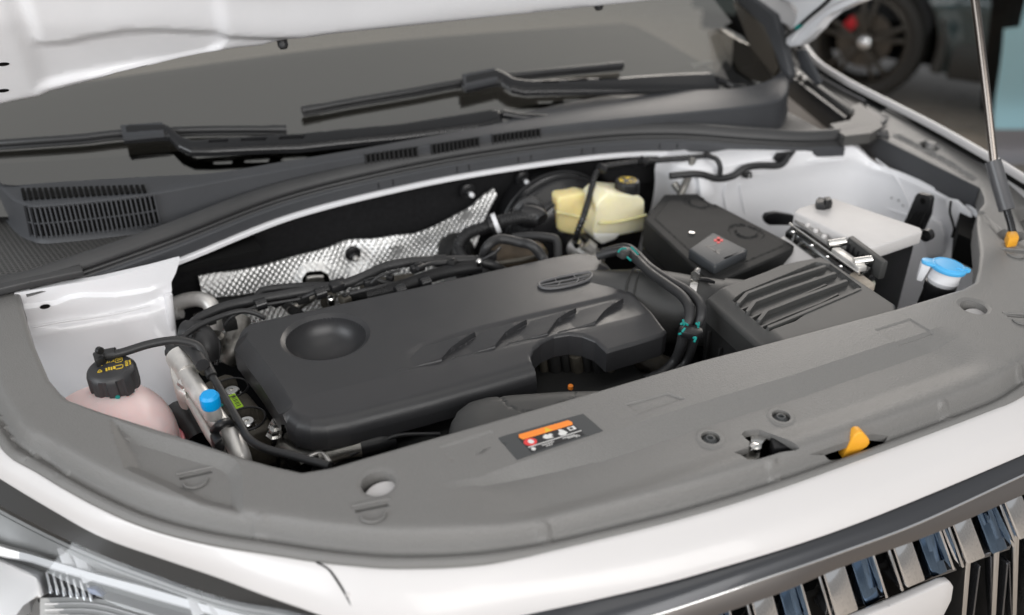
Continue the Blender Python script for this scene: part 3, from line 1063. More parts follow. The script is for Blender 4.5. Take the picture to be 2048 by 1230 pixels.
wiper('black wiper with its tip near the middle of the windscreen, the upper of the two',
      [(925, 146), (990, 133), (1004, 137), (1030, 152), (1060, 156), (1240, 151), (1420, 141), (1436, 150), (1440, 170), (1400, 176), (1250, 176), (1050, 178), (1022, 172), (1002, 158), (985, 160), (932, 172), (923, 165)],
      [[(1084, 161), (1119, 160), (1116, 165), (1086, 166)], [(1136, 158), (1178, 156), (1174, 161), (1140, 163)], [(1196, 156), (1240, 152), (1236, 158), (1200, 160)]],
      [(605, 221), (700, 203), (820, 183), (930, 163), (1080, 145), (1243, 130)], [((604, 221), (640, 214)), ((1215, 133), (1245, 130))],
      [(1432, 160), (1450, 166), (1466, 174), (1482, 178)], [(924, 150), (990, 137), (996, 160), (930, 175)], None)
wiper('black wiper reaching out of the left edge, the lower of the two',
      [(240, 249), (255, 243), (325, 241), (338, 247), (362, 267), (385, 275), (600, 262), (800, 243), (985, 214), (1000, 216), (1006, 238), (960, 249), (800, 270), (600, 290), (420, 297), (380, 297), (355, 286), (335, 266), (320, 266), (245, 272)],
      [[(418, 279), (458, 277), (455, 284), (416, 285)], [(484, 276), (536, 273), (530, 281), (480, 282)], [(562, 272), (612, 269), (606, 277), (556, 279)]],
      [(-40, 289), (60, 282), (160, 275), (245, 266), (400, 259), (572, 258)], [((537, 258), (573, 258)), ((-45, 289), (-20, 288))],
      [(1004, 228), (1040, 234), (1070, 237), (1100, 240)], [(241, 252), (325, 246), (328, 268), (246, 276)], None)

# ------------------------------------------------------------------ bonnet
HA = math.radians(60)
HD = np.array([0, -math.cos(HA), math.sin(HA)])       # rear edge -> nose
HN = np.array([0, -math.sin(HA), -math.cos(HA)])      # out of the lining side
HE = [(-.95, .205, .195), (-.80, .205, .222), (-.61, .203, .245), (-.46, .201, .258), (-.35, .200, .275), (-.23, .20, .279), (.06, .2, .285), (.25, .2, .285), (.5, .205, .272), (.68, .225, .235), (.76, .25, .185)]
HO = np.array([0, .2, .20])


def hplane(px, py):
    d = _f + _r * (px - 1024) / FPX - _u * (py - 615) / FPX
    t_ = ((HO - CAMP) @ HN) / (d @ HN)
    p = CAMP + t_ * d
    return (p[0], (p - HO) @ HD)


EDGE_PX = [(-120, 228), (-40, 210), (0, 203), (40, 194), (78, 187), (100, 177), (150, 164), (205, 150), (230, 141), (290, 128), (360, 112), (420, 100), (470, 91), (520, 86), (550, 78), (600, 70), (700, 57), (850, 40), (1000, 22), (1190, 3), (1330, -12), (1450, -18)]
HEDGE = [hplane(a, b) for a, b in EDGE_PX]
C1 = [hplane(a, b) for a, b in ((66, 172), (80, 163), (150, 147), (240, 130), (330, 115), (410, 99), (435, 88), (452, 72))]
C2 = [hplane(a, b) for a, b in ((66, 95), (72, 88), (130, 86), (200, 71), (250, 63), (300, 61), (400, 65), (520, 70), (600, 69), (660, 60))]
C3 = [hplane(a, b) for a, b in ((-20, 35), (60, 30), (90, 36), (200, 34), (290, 27), (420, 32), (560, 37), (700, 28), (900, 0))]


def above(C, X, Y):
    C = np.array(C)
    return Y - np.interp(X, C[:, 0], C[:, 1])


def hood_w(X, Y):
    e = np.array(HEDGE)
    d = Y - np.interp(X, e[:, 0], e[:, 1])
    w = .012 * np.sqrt(np.clip(1 - (1 - np.clip(d / .012, 0, 1)) ** 2, 0, 1))
    m1 = sstep(C1[0][0] - .005, C1[0][0] + .03, X) * (1 - sstep(C1[-1][0] - .02, C1[-1][0] + .004, X))
    m2 = sstep(C2[0][0] - .004, C2[0][0] + .02, X)
    w = w - .009 * m1 * sstep(-.004, .008, above(C1, X, Y))
    w = w + .014 * m2 * sstep(-.002, .022, above(C2, X, Y))
    w = w - .010 * sstep(-.01, .06, above(C3, X, Y))
    return w


t_hood = thing('bonnet', 'white raised bonnet seen from below, over the windscreen', 'bonnet', (0, .2, .2))
O = HEDGE + [(.52, .9), (-1.02, .9)]
hf('inner_panel', O, hood_w, M['inner_paint'], t_hood, step=.0075, skirt=.02, xf=lambda u, v, w: HO + np.array([u, 0, 0]) + HD * v + HN * w, creases=[[(a, b + o_) for a, b in C_] for C_, q_ in ((C1, (-.004, 0, .004, .008)), (C2, (-.002, .006, .014, .022))) for o_ in q_] + [[(a, b + o_) for a, b in HEDGE[1:-1]] for o_ in (.0025, .006, .012)])
hf('outer_skin', [(a, b + .02) for a, b in HEDGE] + [(.52, .9), (-1.02, .9)], lambda X, Y: -.03 + 0 * X, M['inner_paint'], t_hood, step=.06, skirt=.004, xf=lambda u, v, w: HO + np.array([u, 0, 0]) + HD * v + HN * w)
for a, b in ((565, 82), (1198, 6)):
    u, v = hplane(a, b)
    p = HO + np.array([u, 0, 0]) + HD * v - HD * .004
    lathe('rubber_stop', [(.0085, -.006), (.0085, .004), (.006, .009), (0, .010)], p, HN - .6 * HD, M['rubber'], t_hood, 18)
for a, b in ((4, 116), (4, 169)):
    u, v = hplane(a, b)
    p = HO + np.array([u, 0, 0]) + HD * v + HN * (float(hood_w(np.array([u]), np.array([v]))[0]) + .0005)
    lathe('panel_hole', [(.007, 0), (.006, .0006), (0, .0004)], p, HN, M['void'], t_hood, 16, scale=(1.2, .5))
# far rear corner with hinge arm
prism('hinge_corner', UX([(1552, -20), (1735, -20), (1722, 3), (1690, 14), (1662, 20), (1645, 34), (1634, 58), (1612, 78), (1596, 92), (1578, 95), (1569, 88), (1572, 74), (1588, 62), (1596, 40), (1600, 18), (1590, 4), (1560, 2)], .79), (.03, 0, 0), M['inner_paint'], t_hood, .006, 3)
tube('hinge_rib', UX([(1700, -10), (1655, 12), (1622, 38), (1600, 60), (1585, 80)], .785), .006, M['inner_paint'], t_hood, 8)
wash = tube('washer_hose', UX([(1680, -30), (1655, 2), (1620, 32), (1595, 54), (1570, 73)], .772), .0042, M['rubber'], None, 8)
tag(wash, 'thin black hose along the white hinge corner of the bonnet', 'hose')
tube('teal_tape', UX([(1602, 49), (1593, 56)], .772), .0052, M['print_teal'], wash, 8)

# ------------------------------------------------------------------ far wing, pillar, cowl end
WL = U3([(1530, -30, .10), (1560, 15, .085), (1587, 51, .07), (1608, 82, .06), (1638, 119, .05), (1690, 153, .042), (1731, 175, .038), (1861, 240, .036), (1980, 306, .035), (2048, 347, .034), (2200, 440, .03)])
WL = cr(WL, 6)
t_wing = thing('front_wing', 'white front wing edge with the dark car parked behind it', 'wing', (.9, 0, -.3))
loft('wing_panel', [WL + np.array(v) for v in ((-.009, 0, -.035), (-.009, 0, -.012), (-.0085, 0, -.002), (-.004, 0, .0015), (.003, .001, -.001), (.02, .006, -.014), (.05, .015, -.06), (.07, .02, -.3))], M['paint'], t_wing, nu=120, nv=2, raw=True)
loft('gap_strip', [WL + np.array(v) for v in ((-.024, 0, -.012), (-.017, 0, -.018), (-.0095, 0, -.012))], M['void'], t_wing, nu=120, nv=1, raw=True)  # black strip standing in for the dark gap beside the trim

M['rail'] = mat('rail_plastic', (.085, .083, .079), .48, bump=(600, .5, .0006), var=.06, vscale=30)
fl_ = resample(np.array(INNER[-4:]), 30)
loft('dark_skirt_cover', [[(a - .0015, b, float(trim_z(np.array([a + .002]), np.array([b]))[0]) - .001) for a, b in fl_], [(a - .003, b, -.044) for a, b in fl_], [(a + .01, b, -.046) for a, b in fl_]], M['cowl'], t_trim, nu=30, nv=1, raw=True, sharp=25)  # dark wall added over the trim's inner skirt to darken that face
t_rail = thing('wing_rail_trim', 'grey plastic trim on top of the far wing behind the prop rod', 'trim', (.82, .15, 0))
RL = U3([(1590, 92, .02), (1625, 130, .016), (1690, 172, .012), (1760, 222, .008), (1800, 258, .004)])
RL2 = U3([(1572, 104, .02), (1600, 140, .012), (1665, 190, .008), (1725, 235, .006), (1760, 268, .004)])
loft('rail_top', [[p - np.array([.01, 0, .03]) for p in RL2], RL2, [(a + b) / 2 + np.array([0, 0, .004]) for a, b in zip(RL, RL2)], RL, [p + np.array([.004, 0, -.02]) for p in RL]], M['rail'], t_rail, nu=60, nv=3)
tri = prism('triangular_gusset', UX([(1592, 100), (1606, 98), (1640, 165), (1632, 172), (1600, 140)], .83), (.01, 0, 0), M['cowl'], t_rail, .002)
prism('clip_block', UZ([(1730, 200), (1742, 198), (1782, 232), (1775, 240), (1755, 250), (1735, 225)], .018), .02, M['sticker'], t_rail, .003)
prism('clip_block', UZ([(1770, 216), (1800, 234), (1815, 245), (1790, 250), (1765, 255), (1760, 245)], .012), .02, M['rail'], t_rail, .004)

t_end = thing('cowl_end_piece', 'dark plastic corner piece closing the far end of the cowl', 'trim', (.75, .12, 0))
bar('well_rim', U(1572, 128, z=.03), U(1704, 224, z=.025), .013, .012, M['rail'], t_end, .003)
prism('well_wall', [U(1576, 138, z=.024), U(1700, 228, z=.02), U(1690, 236, z=.02), U(1576, 148, z=.024)], .05, M['black'], t_end, .001)
hf('end_plate', xy(UZ([(1700, 214), (1720, 205), (1752, 232), (1766, 252), (1742, 266), (1690, 272), (1676, 262), (1660, 248), (1700, 240), (1708, 228)], .022)), lambda X, Y: .022 + 0 * X, M['rail'], t_end, step=.006, skirt=.022)
loft('corner_flange', [U3([(1678, 258, .022), (1712, 250, .022), (1745, 252, .02), (1775, 262, .012)]), U3([(1680, 276, .016), (1712, 270, .016), (1745, 268, .012), (1778, 276, .006)])], M['seal'], t_end, nu=20, nv=3, thick=.004)
for a, b in ((1578, 140), (1596, 152), (1608, 160)):
    lathe('bright_clip', [(.006, 0), (.006, .006), (.003, .008), (0, .008)], U(a, b, z=.03), (0, 0, 1), M['alu'], t_end, 10)

t_pil = thing('windscreen_pillar', 'black glossy pillar trim at the far end of the windscreen', 'pillar', (.8, .3, .05))
refl = mat('brown_reflection_black', (.055, .046, .036), .16, coat=.6)  # black moulding; its brown reflection is put into the base colour
prism('pillar_side', UX([(1468, 0), (1500, 28), (1528, 48), (1546, 90), (1556, 138), (1538, 172), (1524, 170), (1508, 120), (1488, 60), (1466, 10)], .80), (.012, 0, 0), refl, t_pil, .002)
prism('pillar_edge', UX([(1470, -20), (1500, -5), (1548, 30), (1562, 80), (1580, 150), (1572, 168), (1560, 140), (1548, 92), (1530, 50), (1500, 26), (1468, 0)], .795), (.02, 0, 0), M['cowl'], t_pil, .003)
prism('mirror_base', UX([(1472, 10), (1492, 60), (1515, 140), (1522, 170), (1470, 176), (1462, 140)], .815), (.01, 0, 0), M['void'], t_pil)
prism('pillar_top', UX([(1470, -40), (1545, -40), (1590, 30), (1612, 66), (1590, 60), (1555, 40), (1500, 12), (1470, 2)], .81), (.02, 0, 0), M['paint'], t_pil, .003)
prism('screen_end', UX([(1425, 155), (1450, 120), (1470, 150), (1500, 165), (1490, 182), (1440, 178)], .79), (.006, 0, 0), M['black'], t_pil, .002)

# ------------------------------------------------------------------ prop rod
prism('strut_hole_backing', [(.70, -.52, -.045), (.70, -.34, -.05), (.86, -.20, -.05), (.9, -.45, -.05), (.80, -.58, -.05)], .05, M['void'], t_rail)  # black panel added under the strut hole so it shows dark
t_rod = thing('bonnet_strut', 'slim steel bonnet strut with dark sleeve and amber foot at the right', 'strut', U(2026, 475, z=0))
q = [U(1938, -60, x=.70), U(1950, 0, x=.70), U(1972, 180, x=.695), U(1988, 325, x=.69)]
tube('rod', q, .0068, mat('bronze_steel', (.17, .15, .135), .18, metal=1), t_rod, 14, 4)
tube('sleeve', [U(1986, 322, x=.69), U(2000, 372, x=.69), U(2014, 420, x=.688)], .0125, mat('dark_sleeve', (.085, .085, .09), .3), t_rod, 16, 4)
tube('lower_rod', [U(2012, 415, x=.688), U(2021, 445, x=.686), U(2026, 468, x=.684)], .006, M['gloss'], t_rod, 12, 4)
prism('amber_foot', [U(2013, 462, z=.012), U(2034, 461, z=.012), U(2040, 474, z=.010), U(2018, 478, z=.010)], .018, M['yellow'], t_rod, .003)
# ================================================================== engine cover
ZC = -.040
EO_PX = [(466, 690, -.048), (470, 672, -.044), (500, 648, -.042), (560, 632, -.04), (800, 580, -.04), (1100, 514, -.04), (1150, 505, -.04), (1175, 506, -.04), (1200, 515, -.042), (1215, 530, -.042), (1270, 590, -.042), (1322, 645, -.044), (1334, 662, -.048), (1326, 674, -.052),
         (1280, 688, -.052), (1214, 702, -.048), (1207, 693, -.045), (1190, 681, -.045), (1165, 674, -.045), (1138, 672, -.045), (1108, 677, -.045), (1083, 688, -.045), (1068, 702, -.047), (1062, 718, -.05), (1066, 738, -.056), (1074, 764, -.07),
         (980, 792, -.07), (860, 826, -.07), (700, 868, -.07), (655, 877, -.07), (622, 879, -.07), (592, 872, -.068), (574, 858, -.066), (560, 838, -.064), (520, 770, -.058)]
EO = xy(U3(EO_PX))
EFRONT = EO[25:33]
ELEFT = EO[33:] + EO[:2]
ERIGHT = EO[11:16]
EARCH = EO[15:26]
BOWL = U(652, 672, z=-.041)[:2]
BR = .5 * np.linalg.norm(U(571, 680, z=-.041)[:2] - U(737, 664, z=-.041)[:2]) * .98


def cpt(*pts):
    return xy([U(a, b, z=ZC) for a, b in pts])


LOUV = []
for A, B, C, D, Tt in (((797, 742), (883, 720), (902, 699), (950, 670), (842, 694)), ((905, 715), (990, 694), (1011, 668), (1053, 645), (960, 664)),
                       ((1013, 688), (1095, 668), (1115, 641), (1152, 622), (1062, 642)), ((1116, 664), (1190, 646), (1212, 622), (1246, 603), (1160, 620))):
    LOUV.append(cpt(A, B, C, D, Tt))
LTOP = cpt((815, 700), (842, 684), (960, 650), (1060, 626), (1160, 603), (1232, 586), (1262, 590))


def cover_z(X, Y):
    z = np.full(X.shape, ZC)
    yf = U(620, 790, z=ZC)[1]
    z = z - .16 * np.clip(yf - Y, 0, 1)
    d = dist_line(EO, X, Y, True)
    df = dist_line(EFRONT, X, Y)
    dl = dist_line(ELEFT, X, Y)
    da = dist_line(EARCH, X, Y)
    rnd = lambda q, R, h: -h * (1 - np.sqrt(np.clip(1 - (1 - np.clip(q / R, 0, 1)) ** 2, 0, 1)))
    z = z + np.minimum(np.minimum(rnd(d, .006, .004), rnd(df, .022, .022)), -.016 * (1 - np.clip(dl / .019, 0, 1)))
    # the oil-filler bowl
    r_ = np.hypot(X - BOWL[0], Y - BOWL[1]) / BR
    z = z - .0045 * (1 - np.clip((r_ - 1.0) / .10, 0, 1)) - .044 * np.sqrt(np.clip(1 - (r_ / .985) ** 2.2, 0, 1))
    # dished field below the crease, and the four louvres in it
    yt = np.interp(X, [p[0] for p in LTOP], [p[1] for p in LTOP])
    k = sstep(LTOP[0][0] - .02, LTOP[0][0] + .05, X) * (1 - sstep(LTOP[-1][0] - .03, LTOP[-1][0] + .002, X))
    z = z - .0032 * k * sstep(0, .012, yt - Y) * (1 - sstep(.035, .085, yt - Y))
    for L in LOUV:
        a, b, c, d_, t_ = [np.array(p) for p in L]
        ins = sdf(L, X, Y) > -2e-5
        u = (c - (a + t_) / 2)
        u = u / (u @ u)
        s = np.clip((X - (a + t_)[0] / 2) * u[0] + (Y - (a + t_)[1] / 2) * u[1], 0, 1.3)
        z = z + np.where(ins, .0056 * s, 0) + .0011 * (1 - np.clip(dist_line(L[:4], X, Y) / .0011, 0, 1))
    return z


def par(L, o):
    L = np.array(L)
    T_ = np.gradient(L, axis=0)
    T_ /= np.linalg.norm(T_, axis=1)[:, None]
    return [tuple(p) for p in L + np.stack([-T_[:, 1], T_[:, 0]], 1) * o]


def offs(L, e):
    c = np.mean(np.array(L), 0)
    return [tuple(np.array(p) + (np.array(p) - c) / np.linalg.norm(np.array(p) - c) * e) for p in L]


t_cov = thing('engine_cover', 'black plastic engine cover with round bowl, slanted louvres and winged badge', 'engine cover', (-.23, -.3, -.1))
hf('cover_shell', EO, cover_z, M['cover'], t_cov, step=.0042, skirt=lambda x, y: .032 if x > -.19 or y > -.36 else .017, rings=[circ(BOWL, BR, 60), circ(BOWL, BR * .985, 60), circ(BOWL, BR * 1.10, 60), circ(BOWL, BR * .965, 60), circ(BOWL, BR * .93, 56), circ(BOWL, BR * .87, 56)] + [L for L in LOUV] + [poly_off(L, .0011) for L in LOUV] + [poly_off(L, -.0011) for L in LOUV] + [poly_off(EO, -o_) for o_ in (.0015, .0035, .006)], creases=[par(ELEFT, o_) for o_ in (.019, -.019)], sharp=28)
# badge: a winged bar outline, standing proud
bz = ZC + .0022


def bpt(L):
    return [U(a, b, z=bz) for a, b in L]


badge = thing('badge', '', '') if False else None
rim = bpt([(1078, 568), (1090, 562), (1125, 553), (1165, 546), (1180, 545), (1184, 551), (1176, 560), (1150, 569), (1115, 576), (1092, 577), (1080, 573)])
M['badge'] = mat('satin_badge', (.10, .10, .105), .32)
bd = tube('badge', cr(rim + [rim[0]], 4), .0023, M['badge'], t_cov, 8, 1, smooth=False)
tube('badge_bar', bpt([(1082, 570), (1118, 563), (1160, 555), (1182, 550)]), .0014, M['badge'], bd, 8, 4)
tube('badge_bar', bpt([(1088, 573), (1120, 569), (1150, 563), (1170, 557)]), .0012, M['badge'], bd, 8, 4)
for a, b in (((1110, 558), (1114, 564)), ((1147, 550), (1151, 557)), ((1120, 564), (1116, 572)), ((1157, 557), (1153, 566))):
    tube('badge_bar', bpt([a, b]), .0012, M['badge'], bd, 8, 2)
prism('badge_ground', [p - np.array([0, 0, .0017]) for p in rim], .002, M['black'], bd)

# ================================================================== engine below
t_eng = thing('engine_block', 'dark engine block with bolts and pipes below the plastic cover', 'engine', (-.22, -.3, -.42))
prism('cylinder_head', [(-.46, -.42, -.115), (.02, -.42, -.115), (.02, -.16, -.115), (-.46, -.16, -.115)], .28, M['blackm'], t_eng, .012, 3)
prism('front_casting', [(-.52, -.47, -.23), (.16, -.47, -.23), (.16, -.42, -.23), (-.52, -.42, -.23)], .15, M['blackm'], t_eng, .012, 3)
rnd = random.Random(4)
for px, py, z in ((552, 852, -.10), (548, 868, -.11), (672, 903, -.105), (1110, 742, -.13)):
    lathe('bolt', [(.011, -.02), (.011, 0), (.008, 0), (.008, .008), (.0065, .010), (0, .010)], U(px, py, z=z), (.1, -.2, 1), M['steel'], t_eng, 6, 20)
tube('sensor_body', U3([(640, 915, -.105), (690, 900, -.10), (720, 893, -.10)]), [.012, .012, .014], M['cast'], t_eng, 14)
tube('sensor_plug', U3([(720, 893, -.10), (760, 884, -.10), (790, 880, -.102)]), [.015, .015, .010], M['black'], t_eng, 12)
tube('fuel_rail', U3([(560, 890, -.13), (620, 910, -.13), (760, 890, -.13), (900, 850, -.13)]), .010, M['cast'], t_eng, 12)
tube('wire', U3([(700, 910, -.10), (760, 885, -.095), (800, 870, -.09), (880, 868, -.10)]), .003, M['rubber'], t_eng, 8)
tube('wire', U3([(600, 925, -.10), (640, 905, -.095), (660, 925, -.10)]), .0035, M['alu'], t_eng, 8)
tube('dipstick_tube', U3([(1130, 690, -.07), (1132, 730, -.11), (1136, 780, -.15)]), .005, M['cast'], t_eng, 10)
for a in range(7):
    x = 1085 + a * 22
    tube('injector', U3([(x, 705 + a, -.08), (x + 4, 745, -.12), (x + 8, 790, -.16)]), .007 + .003 * (a % 2), M['blackm'] if a % 3 else M['dirty'], t_eng, 10)
lathe('orange_plug', [(.004, 0), (.004, .005), (.003, .006), (0, .006)], U(1141, 777, z=-.10), (0, 0, 1), M['print_orange'], t_eng, 12)
for k in range(26):
    px, py = rnd.uniform(540, 880), rnd.uniform(872, 930)
    z = -.14 - rnd.random() * .06
    p = U(px, py, z=z)
    tube('engine_lump', [p, p + np.array([rnd.uniform(-.03, .03), rnd.uniform(-.01, .02), rnd.uniform(-.05, .0)])], rnd.uniform(.006, .013), rnd.choice([M['dirty'], M['cast'], M['blackm'], M['black']]), t_eng, 8)
tube('teal_lead', U3([(820, 878, -.12), (835, 868, -.115), (850, 870, -.12)]), .0016, M['print_teal'], t_eng, 6)

# snorkel of the intake in front of the cover
DZ = -.03
dO = xy(U3([(896, 868, -.05), (898, 845, -.05), (908, 822, -.048), (932, 800, -.045), (970, 786, -.042), (1030, 778, -.04), (1120, 772, -.04), (1200, 770, -.04), (1240, 778, -.04), (1270, 800, -.04), (1240, 860, -.04), (1000, 930, -.04), (900, 930, -.05)]))
dc = [tuple(U(a, b, z=-.035)[:2]) for a, b in ((1000, 782), (1002, 800), (1020, 818), (1055, 828), (1090, 822), (1135, 806), (1150, 792), (1148, 780))]


def duct_z(X, Y):
    d = dist_line(dO, X, Y, True)
    z = -.032 - .03 * (1 - np.sqrt(np.clip(1 - (1 - np.clip(d / .04, 0, 1)) ** 2, 0, 1)))
    return z - .002 * (1 - sstep(.0008, .003, dist_line(dc, X, Y)))


duct = hf('intake_snorkel', dO, duct_z, M['duct'], None, step=.005, skirt=.04)
tag(duct, 'rounded dark plastic intake duct tucked between engine cover and front trim', 'duct')

# ================================================================== coolant tank
TC = np.array([-.716, -.284, -.106])
t_cool = thing('coolant_tank', 'translucent pink coolant expansion tank with black screw cap', 'coolant tank', TC - np.array([0, 0, .12]))


def superell(name, c, rad, m, parent, e1=.75, e2=.8, nu=48, nv=28):
    sp = lambda a, e: math.copysign(abs(a) ** e, a)
    V, F = [], []
    for i in range(nv + 1):
        ph = -math.pi / 2 + math.pi * i / nv
        for j in range(nu):
            th = 2 * math.pi * j / nu
            V.append((c[0] + rad[0] * sp(math.cos(ph), e1) * sp(math.cos(th), e2), c[1] + rad[1] * sp(math.cos(ph), e1) * sp(math.sin(th), e2), c[2] + rad[2] * sp(math.sin(ph), e1)))
    for i in range(nv):
        for j in range(nu):
            F.append((i * nu + j, i * nu + (j + 1) % nu, (i + 1) * nu + (j + 1) % nu, (i + 1) * nu + j))
    return mk(name, V, F, m, parent, 60)


superell('tank_body', TC, (.086, .100, .078), M['pink'], t_cool, .9, .9)
eq = [(TC[0] + .0868 * math.cos(t), TC[1] + .1008 * math.sin(t), TC[2] - .008) for t in np.linspace(0, 2 * math.pi, 40)]
tube('moulding_seam', eq, .0045, M['pinkdeep'], t_cool, 8, 2)
CAPC = U(221, 733, z=.0)
lathe('filler_neck', [(.024, -.06), (.024, -.028), (.022, -.026), (0, -.026)], CAPC, (0, 0, 1), M['pink'], t_cool, 28)


def lobes(k, n, h):
    a = (k / n * 9) % 1.0
    return 1.0 if a > .26 else .90


cap = lathe('screw_cap', [(.0275, -.034), (.0300, -.032), (.0308, -.024), (.0306, -.009), (.0295, -.0045), (.0272, -.0012), (.0255, 0), (0, .0004)], CAPC, (0, -.02, 1), mat('cap_plastic', (.03, .03, .032), .45, bump=(700, .25, .0004)), t_cool, 72, 30, twist=lambda k, n, h: lobes(k, n, h) if h < -.005 else 1.0)


def capmark(L, m=M['print_yellow'], c=CAPC, par=cap, h=.0006, nm='cap_symbol'):
    prism(nm, [np.array([c[0] + a, c[1] + b, c[2] + h]) for a, b in L], .0006, m, par)


def rect(x0, y0, w, h):
    return [(x0, y0), (x0 + w, y0), (x0 + w, y0 + h), (x0, y0 + h)]


def frame_marks(x0, y0, w, h, t=.0008, **k):
    for L in (rect(x0, y0, w, t), rect(x0, y0 + h - t, w, t), rect(x0, y0, t, h), rect(x0 + w - t, y0, t, h)):
        capmark(L, **k)


frame_marks(-.016, .006, .0075, .008)
capmark(rect(-.014, .009, .0035, .001))
for a in range(5):
    capmark([(-.0045 + .0024 * a, .0085 + .001 * (a % 2)), (-.0025 + .0024 * a, .010), (-.003 + .0024 * a, .015 - .002 * (a % 3))])
frame_marks(.006, .0055, .009, .0095)
capmark(rect(.008, .0105, .005, .001))
for L in ([(-.0165, -.0085), (-.0095, -.0085), (-.0098, -.0077), (-.0160, -.0077)], [(-.0165, -.0085), (-.013, -.001), (-.0125, -.0022), (-.0156, -.0085)], [(-.0095, -.0085), (-.013, -.001), (-.0134, -.0022), (-.0104, -.0085)]):
    capmark(L)
for a in range(4):
    capmark(rect(-.006 + .003 * a, -.009 + .001 * (a % 2), .002, .0065))
frame_marks(.005, -.010, .010, .0085)
for a in range(4):
    capmark(rect(.0175, -.007 + a * .0035, .0035, .0012))
    capmark(rect(.0222, -.005 + a * .003, .0022, .001))
lathe('cap_dot', [(.003, 0), (.003, .0006), (0, .0008)], CAPC + np.array([.001, -.0306, -.028]), (0, -1, 0), M['print_teal'], cap, 12)

# vent hose from the tank to the engine, and the loom that runs on from it
vent = tube('vent_hose', U3([(200, 712, .004), (240, 706, .006), (300, 688, .008), (350, 681, .004), (392, 690, -.008), (408, 712, -.02), (412, 735, -.03)]), .0056, M['rubber'], None, 12)
tag(vent, 'thin grey-black hose arching from the coolant cap towards the silver pipes', 'hose')
tube('hose_end', U3([(200, 712, .004), (232, 706, .0055)]), .0078, M['rubber'], vent, 12)
prism('hose_clip', UZ([(184, 705), (204, 697), (208, 712), (190, 720)], .012), .016, M['black'], vent, .002)
tube('hose_clip_eye', U3([(196, 700, .02), (202, 702, .02)]), .005, M['black'], vent, 10)
cab = tube('brake_cable', U3([(408, 722, -.03), (420, 745, -.04), (440, 778, -.05), (480, 848, -.055), (498, 878, -.055), (530, 897, -.05), (580, 910, -.045), (660, 932, -.04)]), .0052, M['rubber'], None, 12)
tag(cab, 'grey-black cable running down past the green sticker into the trim corner', 'cable')
tube('cable_ferrule', U3([(408, 722, -.03), (424, 752, -.041)]), .0075, M['rubber'], cab, 12)
jn = thing('hose_junction', 'cluster of black hose connectors behind the silver pipe fitting', 'connector', U(390, 700, z=-.06))
for i, (P, r_) in enumerate((([(358, 690, -.03), (385, 700, -.02), (405, 730, -.02)], .009), ([(370, 705, -.03), (392, 716, -.03), (412, 742, -.035)], .008), ([(398, 668, -.05), (404, 650, -.05), (430, 640, -.05)], .006), ([(345, 688, -.045), (372, 690, -.03)], .012))):
    tube('connector_body', U3(P), r_, M['rubber'] if i != 1 else M['dirty'], jn, 10)
tube('big_hose', U3([(370, 665, -.06), (400, 670, -.06), (410, 690, -.07), (412, 715, -.09)]), .019, M['rubber'], jn, 16)
lathe('hose_ring', [(.0215, -.005), (.0215, .005)], U(398, 668, z=-.06), (.8, -.3, -.1), M['black'], jn, 20)

# ================================================================== air-conditioning pipes
t_ac = thing('refrigerant_pipes', 'pair of bare aluminium pipes with blue service cap beside the engine mount', 'pipes', U(420, 830, z=-.16))
tube('thick_pipe', U3([(352, 715, -.045), (366, 738, -.045), (392, 776, -.05), (430, 832, -.06), (462, 872, -.07), (482, 915, -.085), (488, 950, -.12)]), .0125, M['alu'], t_ac, 18)
tube('thin_pipe', U3([(366, 775, -.07), (392, 818, -.075), (420, 868, -.08), (436, 892, -.085), (448, 925, -.10)]), .0068, M['alu'], t_ac, 14)
prism('fitting_block', [U(336, 708, z=-.03), U(362, 703, z=-.03), U(372, 735, z=-.035), U(372, 790, z=-.06), U(352, 785, z=-.06), U(340, 745, z=-.04)], .03, M['alu'], t_ac, .005, 3)
tube('pipe_collar', U3([(356, 712, -.038), (378, 745, -.045)]), [.017, .0175, .015], M['alu'], t_ac, 18)
tube('fitting_bolt', U3([(360, 763, -.048), (372, 772, -.052)]), .006, M['steel'], t_ac, 6)
tube('rubber_ring', U3([(340, 702, -.035), (352, 704, -.034), (366, 700, -.034)]), .010, M['rubber'], t_ac, 12)
sp = U(427, 832, z=-.05)
lathe('service_port', [(.0115, 0), (.0105, .010), (.0100, .030), (0, .030)], sp, (0, -.05, 1), M['alu'], t_ac, 20)
lathe('blue_cap', [(.0115, .016), (.0122, .018), (.0122, .032), (.0095, .036), (0, .0365)], sp, (0, -.05, 1), M['bluecap'], t_ac, 16, 25)
for a, b, z in ((440, 850, -.058),):
    tube('pipe_clamp', [U(428, 862, z=z), U(440, 850, z=z + .012), U(455, 845, z=z + .006), U(462, 856, z=z - .004), U(475, 858, z=z - .006), U(488, 852, z=z - .004)], .006, M['black'], t_ac, 10)
prism('clamp_block', UZ([(418, 868), (436, 858), (446, 876), (428, 888)], -.055), .02, M['black'], t_ac, .003)
tube('dark_pipe', U3([(352, 830, -.12), (380, 850, -.12), (400, 885, -.13)]), .022, M['black'], t_ac, 16)

